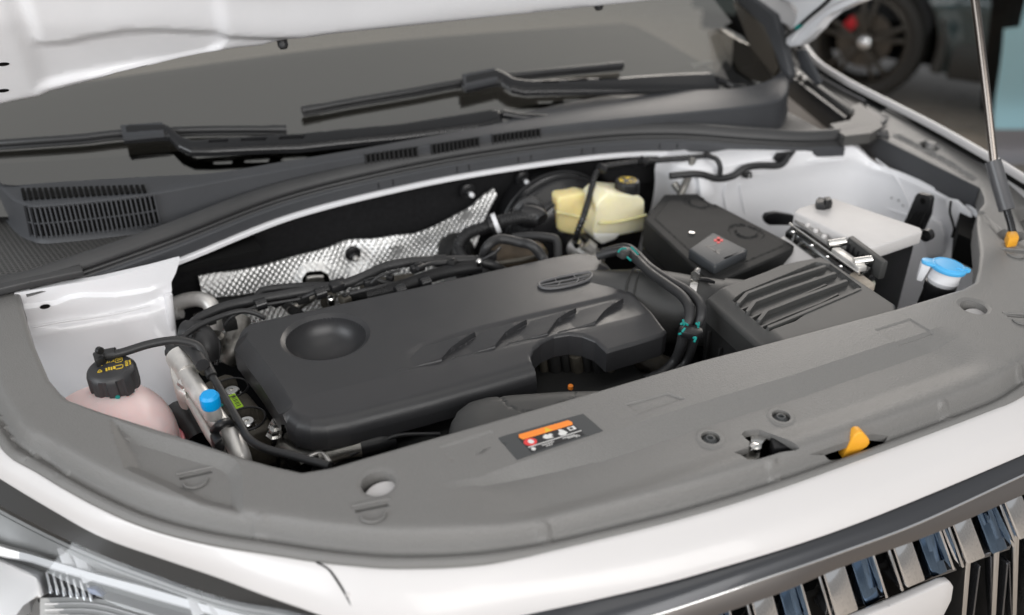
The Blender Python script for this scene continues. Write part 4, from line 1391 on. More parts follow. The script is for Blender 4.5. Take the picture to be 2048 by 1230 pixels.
# silver heater pipe behind
t_hp = thing('heater_pipe', 'dull aluminium pipe bending down beside the white inner wing', 'pipe', U(425, 690, z=-.1))
tube('bent_pipe', [U(335, 615, y=.06), U(365, 603, y=.05), U(395, 598, y=.03), U(418, 606, y=.01), U(427, 628, y=0), U(430, 655, y=-.005), U(428, 682, y=-.008)], .0125, M['alu'], t_hp, 16)
tube('stub_pipe', [U(335, 632, y=.05), U(362, 624, y=.04)], .0105, M['alu'], t_hp, 14)
tube('second_pipe', [U(398, 625, y=.06), U(408, 650, y=.05), U(410, 680, y=.04)], .010, M['cast'], t_hp, 14)
prism('pipe_flange', UZ([(392, 690), (420, 676), (446, 684), (440, 700), (404, 722), (392, 712)], -.105), .012, M['cast'], t_hp, .004)
lathe('flange_collar', [(.017, -.004), (.017, .008), (.0125, .012)], U(428, 682, z=-.102), (0, 0, 1), M['cast'], t_hp, 18)

# ================================================================== engine mount
t_mt = thing('engine_mount', 'dusty black engine mount block with two bolt wells and lime sticker', 'engine mount', U(470, 820, z=-.2))
mo = xy(U3([(398, 775, -.10), (410, 762, -.10), (450, 745, -.10), (466, 748, -.10), (545, 842, -.10), (540, 852, -.10), (462, 880, -.10), (448, 874, -.10)]))
W1, W2 = U(462, 776, z=-.10), U(492, 838, z=-.10)


def mz(X, Y):
    z = np.full(X.shape, -.10)
    d = dist_line(mo, X, Y, True)
    z = z - .006 * (1 - np.sqrt(np.clip(1 - (1 - np.clip(d / .007, 0, 1)) ** 2, 0, 1)))
    for w_, r0 in ((W1, .024), (W2, .026)):
        r_ = np.hypot(X - w_[0], Y - w_[1])
        z = z - .018 * (1 - sstep(r0 - .0015, r0 + .0005, r_))
    return z


hf('mount_block', mo, mz, M['dirty'], t_mt, step=.003, skirt=.06)
for w_, r0 in ((W1, .024), (W2, .026)):
    tube('well_rim', [np.array([w_[0] + r0 * math.cos(t), w_[1] + r0 * math.sin(t), -.0995]) for t in np.linspace(0, 2 * math.pi, 30)], .0016, M['black'], t_mt, 6, 1)
    lathe('mount_bolt', [(.015, 0), (.015, .004), (.0125, .005), (.011, .005), (.011, .013), (.0095, .015), (.004, .015), (.0035, .013), (0, .013)], (w_[0], w_[1], -.118), (0, 0, 1), M['steel'], t_mt, 24)
stk = prism('lime_sticker', UZ([(456, 791), (469, 786), (487, 812), (472, 818)], -.0985), .001, M['print_lime'], t_mt)
sa, sb, sc_, sd = [np.array(p) for p in UZ([(456, 791), (469, 786), (487, 812), (472, 818)], -.0983)]
for k in range(8):
    v0, v1 = .12 + k * .10, .12 + k * .10 + (.05 if k % 2 else .03)
    prism('barcode_line', [sa * (1 - v0) * .75 + sb * (1 - v0) * .25 + sd * v0 * .75 + sc_ * v0 * .25, sa * (1 - v0) * .15 + sb * (1 - v0) * .85 + sd * v0 * .15 + sc_ * v0 * .85,
                           sa * (1 - v1) * .15 + sb * (1 - v1) * .85 + sd * v1 * .15 + sc_ * v1 * .85, sa * (1 - v1) * .75 + sb * (1 - v1) * .25 + sd * v1 * .75 + sc_ * v1 * .25], .0003, M['print_dark'], stk)
lathe('paint_dot', [(.004, 0), (.004, .0006), (0, .0008)], U(441, 811, z=-.099), (0, 0, 1), M['print_teal'], t_mt, 10)
prism('mount_base', [np.array([p[0], p[1], -.162]) for p in mo], .1, M['black'], t_mt)

# ================================================================== heat shield
HSY = .128
HP = [(398, 556), (430, 549), (480, 541), (530, 531), (590, 516), (640, 506), (690, 492), (740, 483), (790, 474), (830, 470), (870, 455), (905, 443), (940, 425), (975, 402), (1000, 388), (1004, 402), (985, 425), (965, 455), (950, 485), (935, 510), (925, 540), (900, 600), (800, 640), (650, 670), (540, 690), (430, 700), (408, 610)]
HQ = [U(a, b, y=HSY) for a, b in HP]
HQ = [(p[0], p[2]) for p in HQ]
hx = lambda px, py: (lambda p: (p[0], p[2]))(U(px, py, y=HSY))
STUD = hx(706, 508)
WIN = [hx(a, b) for a, b in ((600, 572), (602, 552), (612, 541), (640, 537), (652, 542), (658, 556), (658, 575))]
SQ = [hx(a, b) for a, b in ((772, 482), (800, 476), (802, 490), (774, 496))]
FL = [(hx(795, 505), .012), (hx(640, 530), .008), (hx(700, 540), .009), (hx(940, 440), .012)]


def foil_w(X, Z):
    p = .0078
    a = (X * .72 + Z * .62) / p
    b = (-X * .72 + Z * .62) / p
    amp = np.full(X.shape, .0030)
    for (cx, cz), rr in FL:
        amp = amp * (1 - .93 * np.exp(-((X - cx) ** 2 + (Z - cz) ** 2) / rr ** 2))
    w = amp * np.sqrt(np.abs(np.sin(math.pi * a) * np.sin(math.pi * b)))
    w = w + .004 * np.sin(X * 23 + 2 * np.sin(Z * 31)) + .003 * np.sin(X * 57 + Z * 43) * np.exp(-((X + .1) / .12) ** 2)
    ds = dist_line(WIN, X, Z, True)
    w = w + .006 * (1 - sstep(.0, .014, ds))
    w = w + .002 * sstep(-.001, .001, sdf(SQ, X, Z))
    r_ = np.hypot(X - STUD[0], Z - STUD[1])
    w = w - .010 * (1 - sstep(.010, .045, r_))
    w = w + .34 * np.clip(-.115 - Z, -.07, 1)
    return w


t_hs = thing('heat_shield', 'silver embossed foil heat shield on the firewall behind the engine', 'heat shield', (-.25, HSY, -.2))
hf('foil_sheet', HQ, foil_w, M['foil'], t_hs, holes=[WIN], step=.0018, skirt=.004, xf=lambda u, v, w: (u, HSY - w, v), sharp=60)
prism('window_back', [(p[0], HSY + .002, p[1]) for p in WIN], (0, .004, 0), M['void'], t_hs)
prism('window_bracket', UY([(610, 575), (613, 556), (625, 551), (645, 552), (648, 560), (656, 578)], HSY - .006), (0, .006, 0), M['cast'], t_hs, .0015)
tube('window_clip', UY([(614, 556), (624, 554), (636, 553), (646, 553)], HSY - .010), .003, M['alu'], t_hs, 8)

studs = []
for i, (a, b, y, lab) in enumerate(((706, 508, HSY - .008, 'black stud with white tip on the silver heat shield'), (936, 382, .15, 'black stud with white tip on the felt, nearer the middle of the pair'), (1046, 357, .155, 'black stud with white tip on the felt, beside the brake fluid tank'))):
    p = U(a, b, y=y)
    t = thing('firewall_stud', lab, 'stud', p, 'studs on the firewall')
    lathe('washer', [(.0145, -.004), (.0145, .001), (.009, .004), (0, .004)], p, (0, -1, -.1), M['black'], t, 24)
    lathe('nut', [(.0085, 0), (.0085, .012), (.0065, .014), (.005, .014)], p, (.05, -1, -.1), M['black'], t, 16)
    lathe('tip', [(.0048, .008), (.0048, .020), (.003, .0225), (0, .0228)], p, (.05, -1, -.1), M['white'] if i else M['alu'], t, 12)

# ================================================================== hoses behind the cover
t_l = thing('wiring_harness', 'thick black wiring loom lying along the rear of the engine', 'wiring', U(700, 580, z=-.1))
tube('main_loom', U3([(372, 665, -.06), (395, 640, -.055), (440, 617, -.05), (500, 602, -.05), (590, 586, -.05), (680, 570, -.05), (730, 552, -.045), (770, 534, -.04), (820, 524, -.04), (880, 521, -.045), (950, 520, -.05)]), .0080, M['rubber'], t_l, 12)
tube('branch_loom', U3([(512, 600, -.06), (522, 584, -.055), (550, 577, -.055), (610, 572, -.055), (670, 571, -.052)]), .0062, M['rubber'], t_l, 10)
tube('corrugated_loom', U3([(735, 592, -.06), (790, 578, -.055), (840, 560, -.05), (890, 544, -.048), (960, 532, -.05)]), .0100, M['rubber'], t_l, 12, ribs=(60, .0022))
tube('loom_tail', U3([(950, 520, -.05), (985, 530, -.06), (1010, 545, -.08)]), .009, M['rubber'], t_l, 12)
tube('loom_band', U3([(662, 574, -.05), (690, 567, -.049)]), .0105, M['black'], t_l, 12)
tube('loom_band', U3([(868, 522, -.045), (892, 521, -.046)]), .0105, M['black'], t_l, 12)
prism('loom_clip', UZ([(655, 565), (680, 558), (690, 566), (664, 574)], -.035), .014, M['black'], t_l, .003)
tube('thin_wire', U3([(368, 672, -.045), (400, 650, -.04), (450, 630, -.04), (485, 622, -.04), (510, 626, -.045), (530, 636, -.055)]), .0042, M['rubber'], t_l, 8)
tube('branch_wire', U3([(700, 572, -.055), (745, 560, -.05), (770, 565, -.055), (800, 570, -.06)]), .0045, M['rubber'], t_l, 8)
tube('back_pipe', UY([(425, 612), (480, 606), (560, 593), (640, 582)], .06), .014, M['blackm'], t_l, 14)
for k, (P, r_) in enumerate((([(560, 590, -.10), (575, 612, -.09), (600, 630, -.08)], .008), ([(640, 585, -.1), (600, 610, -.09), (580, 622, -.085)], .007), ([(660, 590, -.1), (655, 606, -.09)], .012), ([(700, 592, -.09), (760, 588, -.09)], .010), ([(480, 640, -.1), (470, 690, -.12), (450, 720, -.14)], .018), ([(720, 575, -.10), (830, 560, -.1)], .013))):
    tube('hidden_pipe', U3(P), r_, [M['blackm'], M['cast'], M['dirty']][k % 3], t_l, 10)
bp = U(662, 606, z=-.07)
lathe('bright_bolt', [(.006, 0), (.006, .012), (.004, .014), (0, .014)], bp, (0, -.3, 1), M['steel'], t_l, 10)
lathe('bright_bolt', [(.005, 0), (.005, .010), (.003, .012), (0, .012)], U(957, 530, z=-.04), (0, -.3, 1), M['steel'], t_l, 10)

for i, (px, py, z, w_, h_, d_, mm) in enumerate(((742, 566, -.045, .022, .014, .012, 'black'), (605, 596, -.06, .020, .016, .014, 'blackm'), (835, 536, -.035, .026, .012, .012, 'black'), (690, 600, -.06, .016, .014, .02, 'dirty'), (555, 604, -.065, .024, .012, .014, 'black'),
                                              (905, 528, -.04, .018, .016, .014, 'blackm'), (780, 556, -.05, .018, .010, .012, 'black'), (985, 512, -.045, .02, .014, .014, 'black'), (460, 648, -.075, .03, .018, .02, 'blackm'))):
    c = U(px, py, z=z)
    dx = np.array([math.cos(.2 * i), math.sin(.2 * i) * .5, 0])
    pl = bar('plug', c - dx * w_ / 2, c + dx * w_ / 2, d_, h_, M[mm], t_l, .002)
    bar('plug_latch', c - dx * w_ * .2 + np.array([0, 0, h_ / 2 + .001]), c + dx * w_ * .3 + np.array([0, 0, h_ / 2 + .001]), d_ * .4, .003, M['black'], pl, .0006)
for i, L in enumerate(([(742, 566, -.04), (760, 552, -.03), (800, 540, -.03)], [(605, 596, -.055), (640, 582, -.045), (690, 572, -.045)], [(835, 536, -.03), (860, 528, -.035), (900, 524, -.04)], [(450, 650, -.07), (470, 630, -.055), (520, 612, -.05), (600, 598, -.05)],
                      [(420, 660, -.08), (438, 690, -.08), (432, 730, -.1)], [(700, 588, -.055), (740, 578, -.05), (800, 566, -.05), (880, 546, -.045)], [(960, 522, -.045), (990, 505, -.03), (1000, 495, -.03)])):
    tube('thin_wire', U3(L), .0026 + .0007 * (i % 3), M['rubber'], t_l, 8)
for a, b, z in ((520, 600, -.04), (800, 572, -.04), (850, 556, -.038), (640, 578, -.038)):
    p = U(a, b, z=z)
    tube('tape_wrap', [p + np.array([-.008, -.001, -.008]), p + np.array([.008, .001, -.007])], .0092, M['gloss'], t_l, 10)

# ================================================================== brake booster, vacuum hose
t_bb = thing('brake_booster', 'black round brake booster half hidden behind the yellow fluid tank', 'brake booster', (.13, .12, -.3))
BC = U(1125, 470, y=.07)
lathe('booster_drum', [(0, -.06), (.05, -.06), (.075, -.055), (.095, -.042), (.105, -.025), (.112, -.02), (.112, -.008), (.118, -.006), (.118, .004), (.105, .008), (.10, .08)], (BC[0], .10, BC[2]), (0, 1, 0), M['gloss'], t_bb, 64)
for r_, yy in ((.112, .09), (.118, .104), (.085, .047)):
    tube('drum_rib', [np.array([BC[0] + r_ * math.cos(t), yy, BC[2] + r_ * math.sin(t)]) for t in np.linspace(0, 2 * math.pi, 60)], .003, M['black'], t_bb, 6, 1)
tube('booster_valve', [U(1050, 430, y=.02), U(1075, 432, y=.005), U(1083, 440, y=-.005)], [.022, .017, .014], M['black'], t_bb, 18)
lathe('valve_flange', [(.030, -.004), (.030, .004), (.022, .008)], U(1058, 425, y=.03), (-.3, -1, .1), M['black'], t_bb, 24)

t_vh = thing('vacuum_hose', 'ribbed black vacuum hose with white ring rising from the heat shield', 'hose', U(905, 500, y=.08))
lathe('grommet', [(.034, -.02), (.034, 0), (.028, .016), (.022, .022), (0, .022)], U(915, 505, y=.10), (-.1, -1, .15), M['blackm'], t_vh, 24)
tube('hose', [U(925, 560, y=.02), U(918, 520, y=.03), U(920, 488, y=.035), U(935, 468, y=.04), U(960, 458, y=.035), U(985, 450, y=.03), U(1010, 440, y=.02), U(1045, 434, y=.01), U(1075, 438, y=0)], .0115, M['rubber'], t_vh, 14, ribs=(46, .0022))
lathe('white_ring', [(.0195, -.004), (.0195, .004), (.012, .004)], U(992, 447, y=.025), (1, -.25, .35), M['white'], t_vh, 24)
lathe('ring_seat', [(.0185, -.012), (.0185, -.0042)], U(992, 447, y=.025), (1, -.25, .35), M['black'], t_vh, 24)
tube('lower_hose', [U(918, 500, y=.02), U(925, 515, y=.0), U(945, 535, y=-.02), U(980, 550, y=-.04)], .010, M['rubber'], t_vh, 12)

t_tp = thing('turbo_pipes', 'two bent black pipes over a brown casting behind the engine cover', 'pipes', U(1040, 530, z=-.1))
tube('bent_pipe', U3([(965, 520, -.06), (975, 492, -.03), (1000, 478, -.025), (1040, 485, -.03), (1065, 492, -.03), (1085, 515, -.05), (1095, 535, -.06)]), .0085, M['rubber'], t_tp, 12)
tube('bent_pipe', U3([(1025, 475, -.05), (1060, 472, -.045), (1100, 475, -.045), (1114, 484, -.05), (1116, 520, -.07)]), .0075, M['rubber'], t_tp, 12)
superell('casting', U(1035, 516, z=-.085), (.055, .04, .03), mat('brown_casting', (.07, .052, .034), .42, metal=.4, var=.3, vscale=40, bump=(200, .4, .001)), t_tp, .8, .8, 32, 18)
tube('casting_rib', U3([(985, 528, -.06), (1040, 520, -.058), (1085, 510, -.06)]), .004, M['dirty'], t_tp, 8)

# ================================================================== brake fluid tank
M['creamtank'] = mat('pale_fluid_plastic', (.90, .83, .58), .34, sss=.8, sssr=(1, .85, .45), var=.08, vscale=18)
t_bf = thing('brake_fluid_tank', 'yellowish translucent brake fluid tank with ribbed black cap', 'fluid tank', U(1215, 475, y=.01))
prism('rear_chamber', UY([(1114, 404), (1121, 394), (1165, 386), (1212, 398), (1212, 468), (1165, 474), (1125, 466), (1115, 458)], .035), (0, .055, 0), M['yellowtank'], t_bf, .007, 3)
prism('front_chamber', UY([(1193, 412), (1200, 400), (1216, 386), (1280, 392), (1290, 402), (1290, 456), (1284, 463), (1230, 474), (1186, 474)], -.012), (0, .065, 0), M['creamtank'], t_bf, .007, 3)
prism('outlet_block', UY([(1187, 466), (1245, 466), (1232, 480), (1205, 490), (1190, 480)], -.014), (0, .05, 0), M['cleartank'], t_bf, .005, 3)
tube('weld_flange', [U(1112, 424, y=.033), U(1160, 434, y=.030), U(1192, 443, y=.0), U(1202, 446, y=-.014), U(1240, 443, y=-.0145), U(1292, 430, y=-.0145)], .0032, M['yellowtank'], t_bf, 8, 3)
BCAP = U(1255, 360, z=-.002)
lathe('neck', [(.0225, -.05), (.0225, -.026), (0, -.026)], BCAP, (0, 0, 1), M['cleartank'], t_bf, 28)
bcap = lathe('ribbed_cap', [(.0225, -.030), (.0235, -.028), (.0235, -.004), (.0222, -.0012), (.020, 0), (0, .0003)], BCAP, (0, 0, 1), M['black'], t_bf, 96, 40, twist=lambda k, n, h: 1.0 if (k % 4) < 2 or h > -.003 else .965)
for k in range(14):
    a = k / 14 * 2 * math.pi
    capmark([(.0165 * math.cos(a), .0165 * math.sin(a)), (.0165 * math.cos(a + .22), .0165 * math.sin(a + .22)), (.0142 * math.cos(a + .2), .0142 * math.sin(a + .2)), (.0142 * math.cos(a), .0142 * math.sin(a))], M['print_yellow'], BCAP, bcap)
capmark([(-.011 + .0045 * math.cos(t), .003 + .0045 * math.sin(t)) for t in np.linspace(0, 6.28, 13)[:-1]], M['print_yellow'], BCAP, bcap)
capmark([(.0, .006), (.009, .005), (.011, .011), (.002, .012)], M['print_yellow'], BCAP, bcap)
capmark([(-.002, -.009), (.008, -.009), (.003, -.001)], M['print_yellow'], BCAP, bcap)
capmark([(.001, -.0075), (.005, -.0075), (.003, -.0042)], M['print_dark'], BCAP, bcap, .0009)
mc = thing('master_cylinder', 'bare metal brake master cylinder under the yellow fluid tank', 'cylinder', U(1180, 500, y=0))
tube('cylinder_body', [U(1140, 485, y=.06), U(1165, 500, y=.03), U(1195, 525, y=-.01)], [.024, .024, .020], M['alu'], mc, 20)
tube('outlet_nut', [U(1150, 480, y=.01), U(1158, 492, y=.005)], .010, M['steel'], mc, 6)
tube('outlet_nut', [U(1172, 487, y=.0), U(1186, 498, y=-.005)], .012, M['alu'], mc, 6)
prism('sensor_box', UY([(1170, 478), (1195, 478), (1195, 498), (1172, 496)], .0), (0, .03, 0), M['black'], mc, .003)
bb = thing('bracket_bolt', 'small metal bracket with bolt between fluid tank and battery', 'bracket', U(1305, 440, y=-.02))
tube('bolt', [U(1300, 436, y=-.01), U(1322, 427, y=-.03)], [.004, .004, .0075], M['cast'], bb, 10)
prism('bracket_plate', UY([(1290, 432), (1304, 428), (1304, 450), (1294, 460), (1290, 455)], .0), (0, .004, 0), M['cast'], bb, .001)

# taped brake line and the hose on the white wall
bl = tube('taped_cable', [U(1418, 312, y=.04), U(1360, 317, y=.05), U(1290, 322, y=.06), U(1230, 330, y=.06), U(1203, 336, y=.055), U(1190, 352, y=.045), U(1180, 390, y=.02), U(1168, 430, y=-.025), U(1156, 462, y=-.03), U(1150, 486, y=-.02)], .0058, M['gloss'], None, 10, 8, ribs=(60, .0011))
tag(bl, 'shiny taped black cable dropping in front of the yellow fluid tank', 'cable')
lathe('bright_end', [(.008, -.003), (.008, .003), (0, .003)], U(1152, 484, y=-.022), (.2, -.3, 1), M['steel'], bl, 14)
for a, b in ((1203, 336), (1286, 322), (1414, 313)):
    p = U(a, b, y=.05)
    tube('tape_clip', [p + np.array([-.006, 0, .004]), p + np.array([.006, -.002, -.004])], .0085, M['black'], bl, 8)
wh = tube('brake_hose', [U(1340, 352, y=.01), U(1395, 348, y=-.004), U(1435, 357, y=-.01), U(1466, 352, y=-.012), U(1490, 336, y=-.014), U(1520, 331, y=-.014), U(1556, 331, y=-.014), U(1570, 322, y=-.01), U(1576, 308, y=.0)], .0068, M['rubber'], None, 12)
tag(wh, 'black hose clipped along the white wall above the battery', 'hose')
tube('side_branch', [U(1414, 312, y=.03), U(1432, 318, y=.0), U(1440, 332, y=-.01), U(1440, 352, y=-.012)], .005, M['rubber'], wh, 10)
prism('hose_bracket', UY([(1548, 318), (1556, 306), (1594, 302), (1578, 322), (1560, 330)], -.006), (0, .006, 0), M['black'], wh, .002)
prism('hose_clip', UY([(1486, 348), (1504, 344), (1506, 351), (1496, 358), (1488, 356)], -.014), (0, .008, 0), M['black'], wh, .002)
lathe('hose_bolt', [(.004, 0), (.004, .006), (0, .006)], U(1498, 351, y=-.015), (0, -1, 0), M['steel'], wh, 8)
tube('pipe_strut', [U(1385, 318, y=.04), U(1378, 350, y=.02), U(1360, 392, y=.0)], .007, M['cast'], wh, 10)
tube('pipe_strut', [U(1348, 366, y=.04), U(1366, 390, y=.02)], .007, M['cast'], wh, 10)

# ================================================================== battery
t_bt = thing('battery', 'black covered battery with red plus sign on its terminal lid', 'battery', U(1440, 560, z=-.25))
BZ = -.035
bo = xy(UZ([(1288, 438), (1328, 388), (1395, 386), (1404, 392), (1592, 490), (1585, 500), (1440, 562), (1418, 560)], BZ))
OV = [U(1398, 407, z=BZ), U(1492, 466, z=BZ)]


def bat_z(X, Y):
    z = np.full(X.shape, BZ)
    d = dist_line(bo, X, Y, True)
    z = z - .004 * (1 - np.sqrt(np.clip(1 - (1 - np.clip(d / .005, 0, 1)) ** 2, 0, 1)))
    for o in OV:
        q_ = np.hypot((X - o[0]) / .030, (Y - o[1]) / .034)
        z = z - .003 * sstep(1.0, .93, q_) + .003 * sstep(.62, .55, q_)
    z = z + .0022 * sstep(-.002, .002, d - .018)
    return z


hf('battery_cover', bo, bat_z, M['blackm'], t_bt, step=.0042, skirt=.05, rings=[poly_off(bo, -.0015), poly_off(bo, -.005), poly_off(bo, -.016), poly_off(bo, -.020)])
prism('battery_case', [np.array([p[0], p[1], BZ - .058]) for p in bo], .17, M['black'], t_bt, .004)
for k in range(3):
    a, b = np.array([*bo[0], BZ - .07 - .03 * k]), np.array([*bo[-1], BZ - .07 - .03 * k])
    bar('case_rib', a, b, .008, .004, M['blackm'], t_bt, .001)
TZ = -.018
term = prism('terminal_lid', UZ([(1377, 497), (1426, 463), (1497, 499), (1430, 532)], TZ), .018, mat('terminal_plastic', (.045, .049, .054), .5, bump=(700, .2, .0004)), t_bt, .004, 3)
prism('terminal_base', UZ([(1368, 508), (1426, 470), (1514, 514), (1422, 556)], TZ - .024), .05, M['blackm'], t_bt, .003)
lathe('terminal_pin', [(.005, 0), (.005, .005), (0, .006)], U(1383, 470, z=BZ), (0, 0, 1), M['steel'], t_bt, 12)
for L in ([(1428, 478), (1446, 478), (1446, 482), (1428, 482)], [(1434, 474), (1440, 474), (1440, 486), (1434, 486)]):
    prism('plus_sign', UZ(L, TZ + .0006), .0006, M['print_red'], term)
for L in ([(1410, 492), (1432, 489), (1434, 490), (1412, 494)], [(1412, 492), (1414, 492), (1440, 506), (1438, 508)], [(1428, 502), (1440, 499), (1442, 501), (1430, 504)]):
    prism('engraved_mark', UZ(L, TZ + .0003), .0006, M['black'], term)
bar('latch_bar', U(1446, 524, z=TZ - .006), U(1488, 508, z=TZ - .006), .006, .012, M['cowl'], term, .001)
bar('latch_lip', U(1449, 530, z=TZ - .014), U(1486, 516, z=TZ - .014), .004, .003, M['duct'], term, .0006)

# ================================================================== control box with light grey lid
t_fb = thing('control_box', 'black control box with flat light grey lid and lever connectors', 'control box', U(1760, 600, z=-.2))
LZ = .012
prism('grey_lid', UZ([(1588, 424), (1596, 416), (1655, 397), (1668, 396), (1842, 455), (1846, 462), (1750, 494), (1738, 494)], LZ), .024, M['lidgrey'], t_fb, .0035, 3)
lid = [np.array(p) for p in UZ([(1592, 424), (1660, 398), (1842, 460), (1742, 492)], LZ - .024)]
prism('box_body', [p + (sum(lid) / 4 - p) * .03 for p in lid], .16, M['black'], t_fb, .004)
prism('lid_clip', UZ([(1632, 398), (1638, 393), (1664, 398), (1666, 404), (1650, 410), (1634, 408)], LZ + .010), .02, M['black'], t_fb, .002)
prism('clip_post', UZ([(1648, 393), (1660, 392), (1664, 400), (1652, 403)], LZ + .016), .02, M['black'], t_fb, .002)
# connector bank on the near side
ca, cb = U(1598, 444, z=-.012), U(1742, 545, z=-.012)
cd = (cb - ca) / np.linalg.norm(cb - ca)
cs = np.array([cd[1], -cd[0], 0])
if cs[0] > 0:
    cs = -cs


def cp(t_, s_, z_):
    return ca + (cb - ca) * t_ + cs * s_ + np.array([0, 0, z_])


prism('clear_housing', [cp(.0, 0, .008), cp(1, 0, .008), cp(1.0, .028, -.012), cp(.02, .028, -.012)], .035, M['clear'], t_fb, .003)
prism('grey_skirt', [cp(.0, .026, -.02), cp(.86, .026, -.02), cp(.86, .060, -.045), cp(-.02, .060, -.045)], .03, M['lidgrey'], t_fb, .003)
bar('connector_rail', cp(.05, .012, .009), cp(.55, .012, .009), .012, .006, mat('satin_grey', (.36, .35, .34), .35, metal=.4), t_fb, .0015)
bar('connector_rail', cp(.62, .014, .006), cp(.98, .014, .006), .016, .010, M['alu'], t_fb, .002)
tube('lever_rod', [cp(.02, .022, .002), cp(1.0, .022, .002)], .0022, M['steel'], t_fb, 8, 3)
for t_ in (.56, .90):
    tube('lever_pin', [cp(t_, .020, .012), cp(t_ + .04, -.006, .016)], .0068, M['steel'], t_fb, 14, 3)
for t_ in (.08, .2, .32, .44):
    lathe('rail_dimple', [(.0045, 0), (.0045, .003), (.003, .0045), (0, .005)], cp(t_, .012, .012), (0, 0, 1), M['lidgrey'], t_fb, 10)
for t_ in (.12, .4, .62, .8):
    lathe('side_rivet', [(.0026, 0), (.0026, .003), (0, .004)], cp(t_, .027, -.004), (-.6, -.8, .3), M['steel'], t_fb, 8)
prism('loop_bracket', [cp(.62, -.006, .026), cp(1.06, -.006, .022), cp(1.06, -.018, .022), cp(.60, -.018, .026)], .03, M['duct'], t_fb, .002)
for k in range(6):
    bar('bracket_rib', cp(.66 + k * .06, -.0055, .016), cp(.66 + k * .06, -.0055, -.004), .002, .003, M['black'], t_fb, up=(1, 0, 0))
prism('plug_cluster', [cp(.9, .012, -.002), cp(1.14, .010, -.004), cp(1.14, .034, -.012), cp(.92, .036, -.01)], .02, mat('dusty_plug', (.42, .37, .31), .5, var=.2, vscale=90), t_fb, .003)
prism('pale_plug', UZ([(1725, 560), (1746, 552), (1752, 566), (1734, 574)], -.04), .02, mat('pale_green_plastic', (.45, .47, .38), .5), t_fb, .002)
prism('black_plug', UZ([(1716, 553), (1745, 540), (1752, 550), (1722, 562)], -.03), .02, M['black'], t_fb, .003)
prism('mounting_arm', UY([(1530, 436), (1536, 428), (1555, 425), (1590, 431), (1590, 452), (1540, 452), (1532, 446)], -.12), (0, .012, 0), M['black'], t_fb, .004)
arm = prism('mounting_strap', UX([(1829, 391), (1836, 385), (1858, 391), (1861, 398), (1856, 430), (1842, 462), (1815, 455), (1805, 445), (1822, 420)], .70), (.012, 0, 0), M['black'], t_fb, .003)
for k in range(4):
    bar('strap_rib', U(1830 + k * 7, 424, x=.699), U(1815 + k * 8, 450, x=.699), .002, .003, M['blackm'], arm, up=(1, 0, 0))
lathe('strap_hole', [(.006, 0), (.005, .0006), (0, .0003)], U(1845, 402, x=.6985), (-1, 0, 0), M['void'], arm, 14)
lathe('side_stud', [(.010, 0), (.010, .012), (0, .013)], U(1850, 472, z=0), (.9, .2, 0), M['black'], t_fb, 16)

# ================================================================== air filter box
t_ab = thing('air_filter_box', 'dark grey air filter box with slanted ribs in its lid', 'air filter box', U(1600, 640, z=-.2))
AZ = -.008
ao = xy(U3([(1412, 590, -.012), (1420, 583, -.010), (1470, 563, -.008), (1530, 541, -.008), (1560, 528, -.008), (1600, 519, -.008), (1640, 512, -.008), (1652, 515, -.008), (1792, 608, -.008), (1800, 640, -.01), (1560, 705, -.012), (1528, 694, -.012)]))


def ap(*L):
    return xy([U(a, b, z=AZ) for a, b in L])


FIN = [ap((1476, 607), (1494, 587), (1560, 562), (1649, 533)), ap((1484, 615), (1520, 600), (1580, 576), (1634, 552)), ap((1495, 624), (1509, 604), (1580, 577), (1669, 547)), ap((1504, 632), (1560, 606), (1620, 580), (1652, 566)),
       ap((1518, 641), (1533, 622), (1600, 596), (1692, 562)), ap((1524, 650), (1570, 630), (1640, 603), (1676, 585)), ap((1537, 655), (1570, 642), (1612, 624), (1718, 579))]
FIELD = ap((1466, 599), (1486, 584), (1632, 524), (1660, 528), (1722, 574), (1716, 582), (1610, 628), (1590, 642), (1540, 660), (1530, 655))


def air_z(X, Y):
    z = np.full(X.shape, AZ)
    d = dist_line(ao, X, Y, True)
    z = z - .006 * (1 - np.sqrt(np.clip(1 - (1 - np.clip(d / .006, 0, 1)) ** 2, 0, 1)))
    dl = dist_line([ao[0], ao[-1]], X, Y)
    z = z - .010 * (1 - sstep(0, .035, dl))
    z = z - .0060 * sstep(-.0008, .0018, sdf(FIELD, X, Y))
    for i, Lf in enumerate(FIN):
        h = .0085 if i % 2 == 0 else .0050
        df_ = dist_line(Lf, X, Y)
        z = np.maximum(z, AZ - .0070 + h * (1 - np.clip((df_ - (.0026 if i % 2 == 0 else .0014)) / .0011, 0, 1)) - np.where(df_ > (.0038 if i % 2 == 0 else .0026), 1, 0))
    return z


def par(L, o):
    L = np.array(L)
    T_ = np.gradient(L, axis=0)
    T_ /= np.linalg.norm(T_, axis=1)[:, None]
    return [tuple(p) for p in L + np.stack([-T_[:, 1], T_[:, 0]], 1) * o]


hf('lid', ao, air_z, M['duct'], t_ab, step=.0026, skirt=.03, creases=[par(L, o) for i_, L in enumerate(FIN) for o in ((-.0037, -.0026, .0026, .0037) if i_ % 2 == 0 else (-.0025, -.0014, .0014, .0025))], rings=[poly_off(FIELD, .0008), poly_off(FIELD, -.0018)], sharp=30)
body = [np.array([p[0], p[1], AZ - .034]) for p in ao]
cbd = sum(body) / len(body)
prism('case', [p + (cbd - p) * .03 for p in body], .22, M['blackm'], t_ab, .004, taper=.95)
for k in range(4):
    v = .15 + k * .22
    p = body[0] * (1 - v) + body[-1] * v
    bar('case_rib', p + np.array([-.001, 0, -.02 - .01 * k]), p + np.array([.003, 0, -.2]), .003, .005, M['blackm'], t_ab, .0008, up=(1, 0, 0))

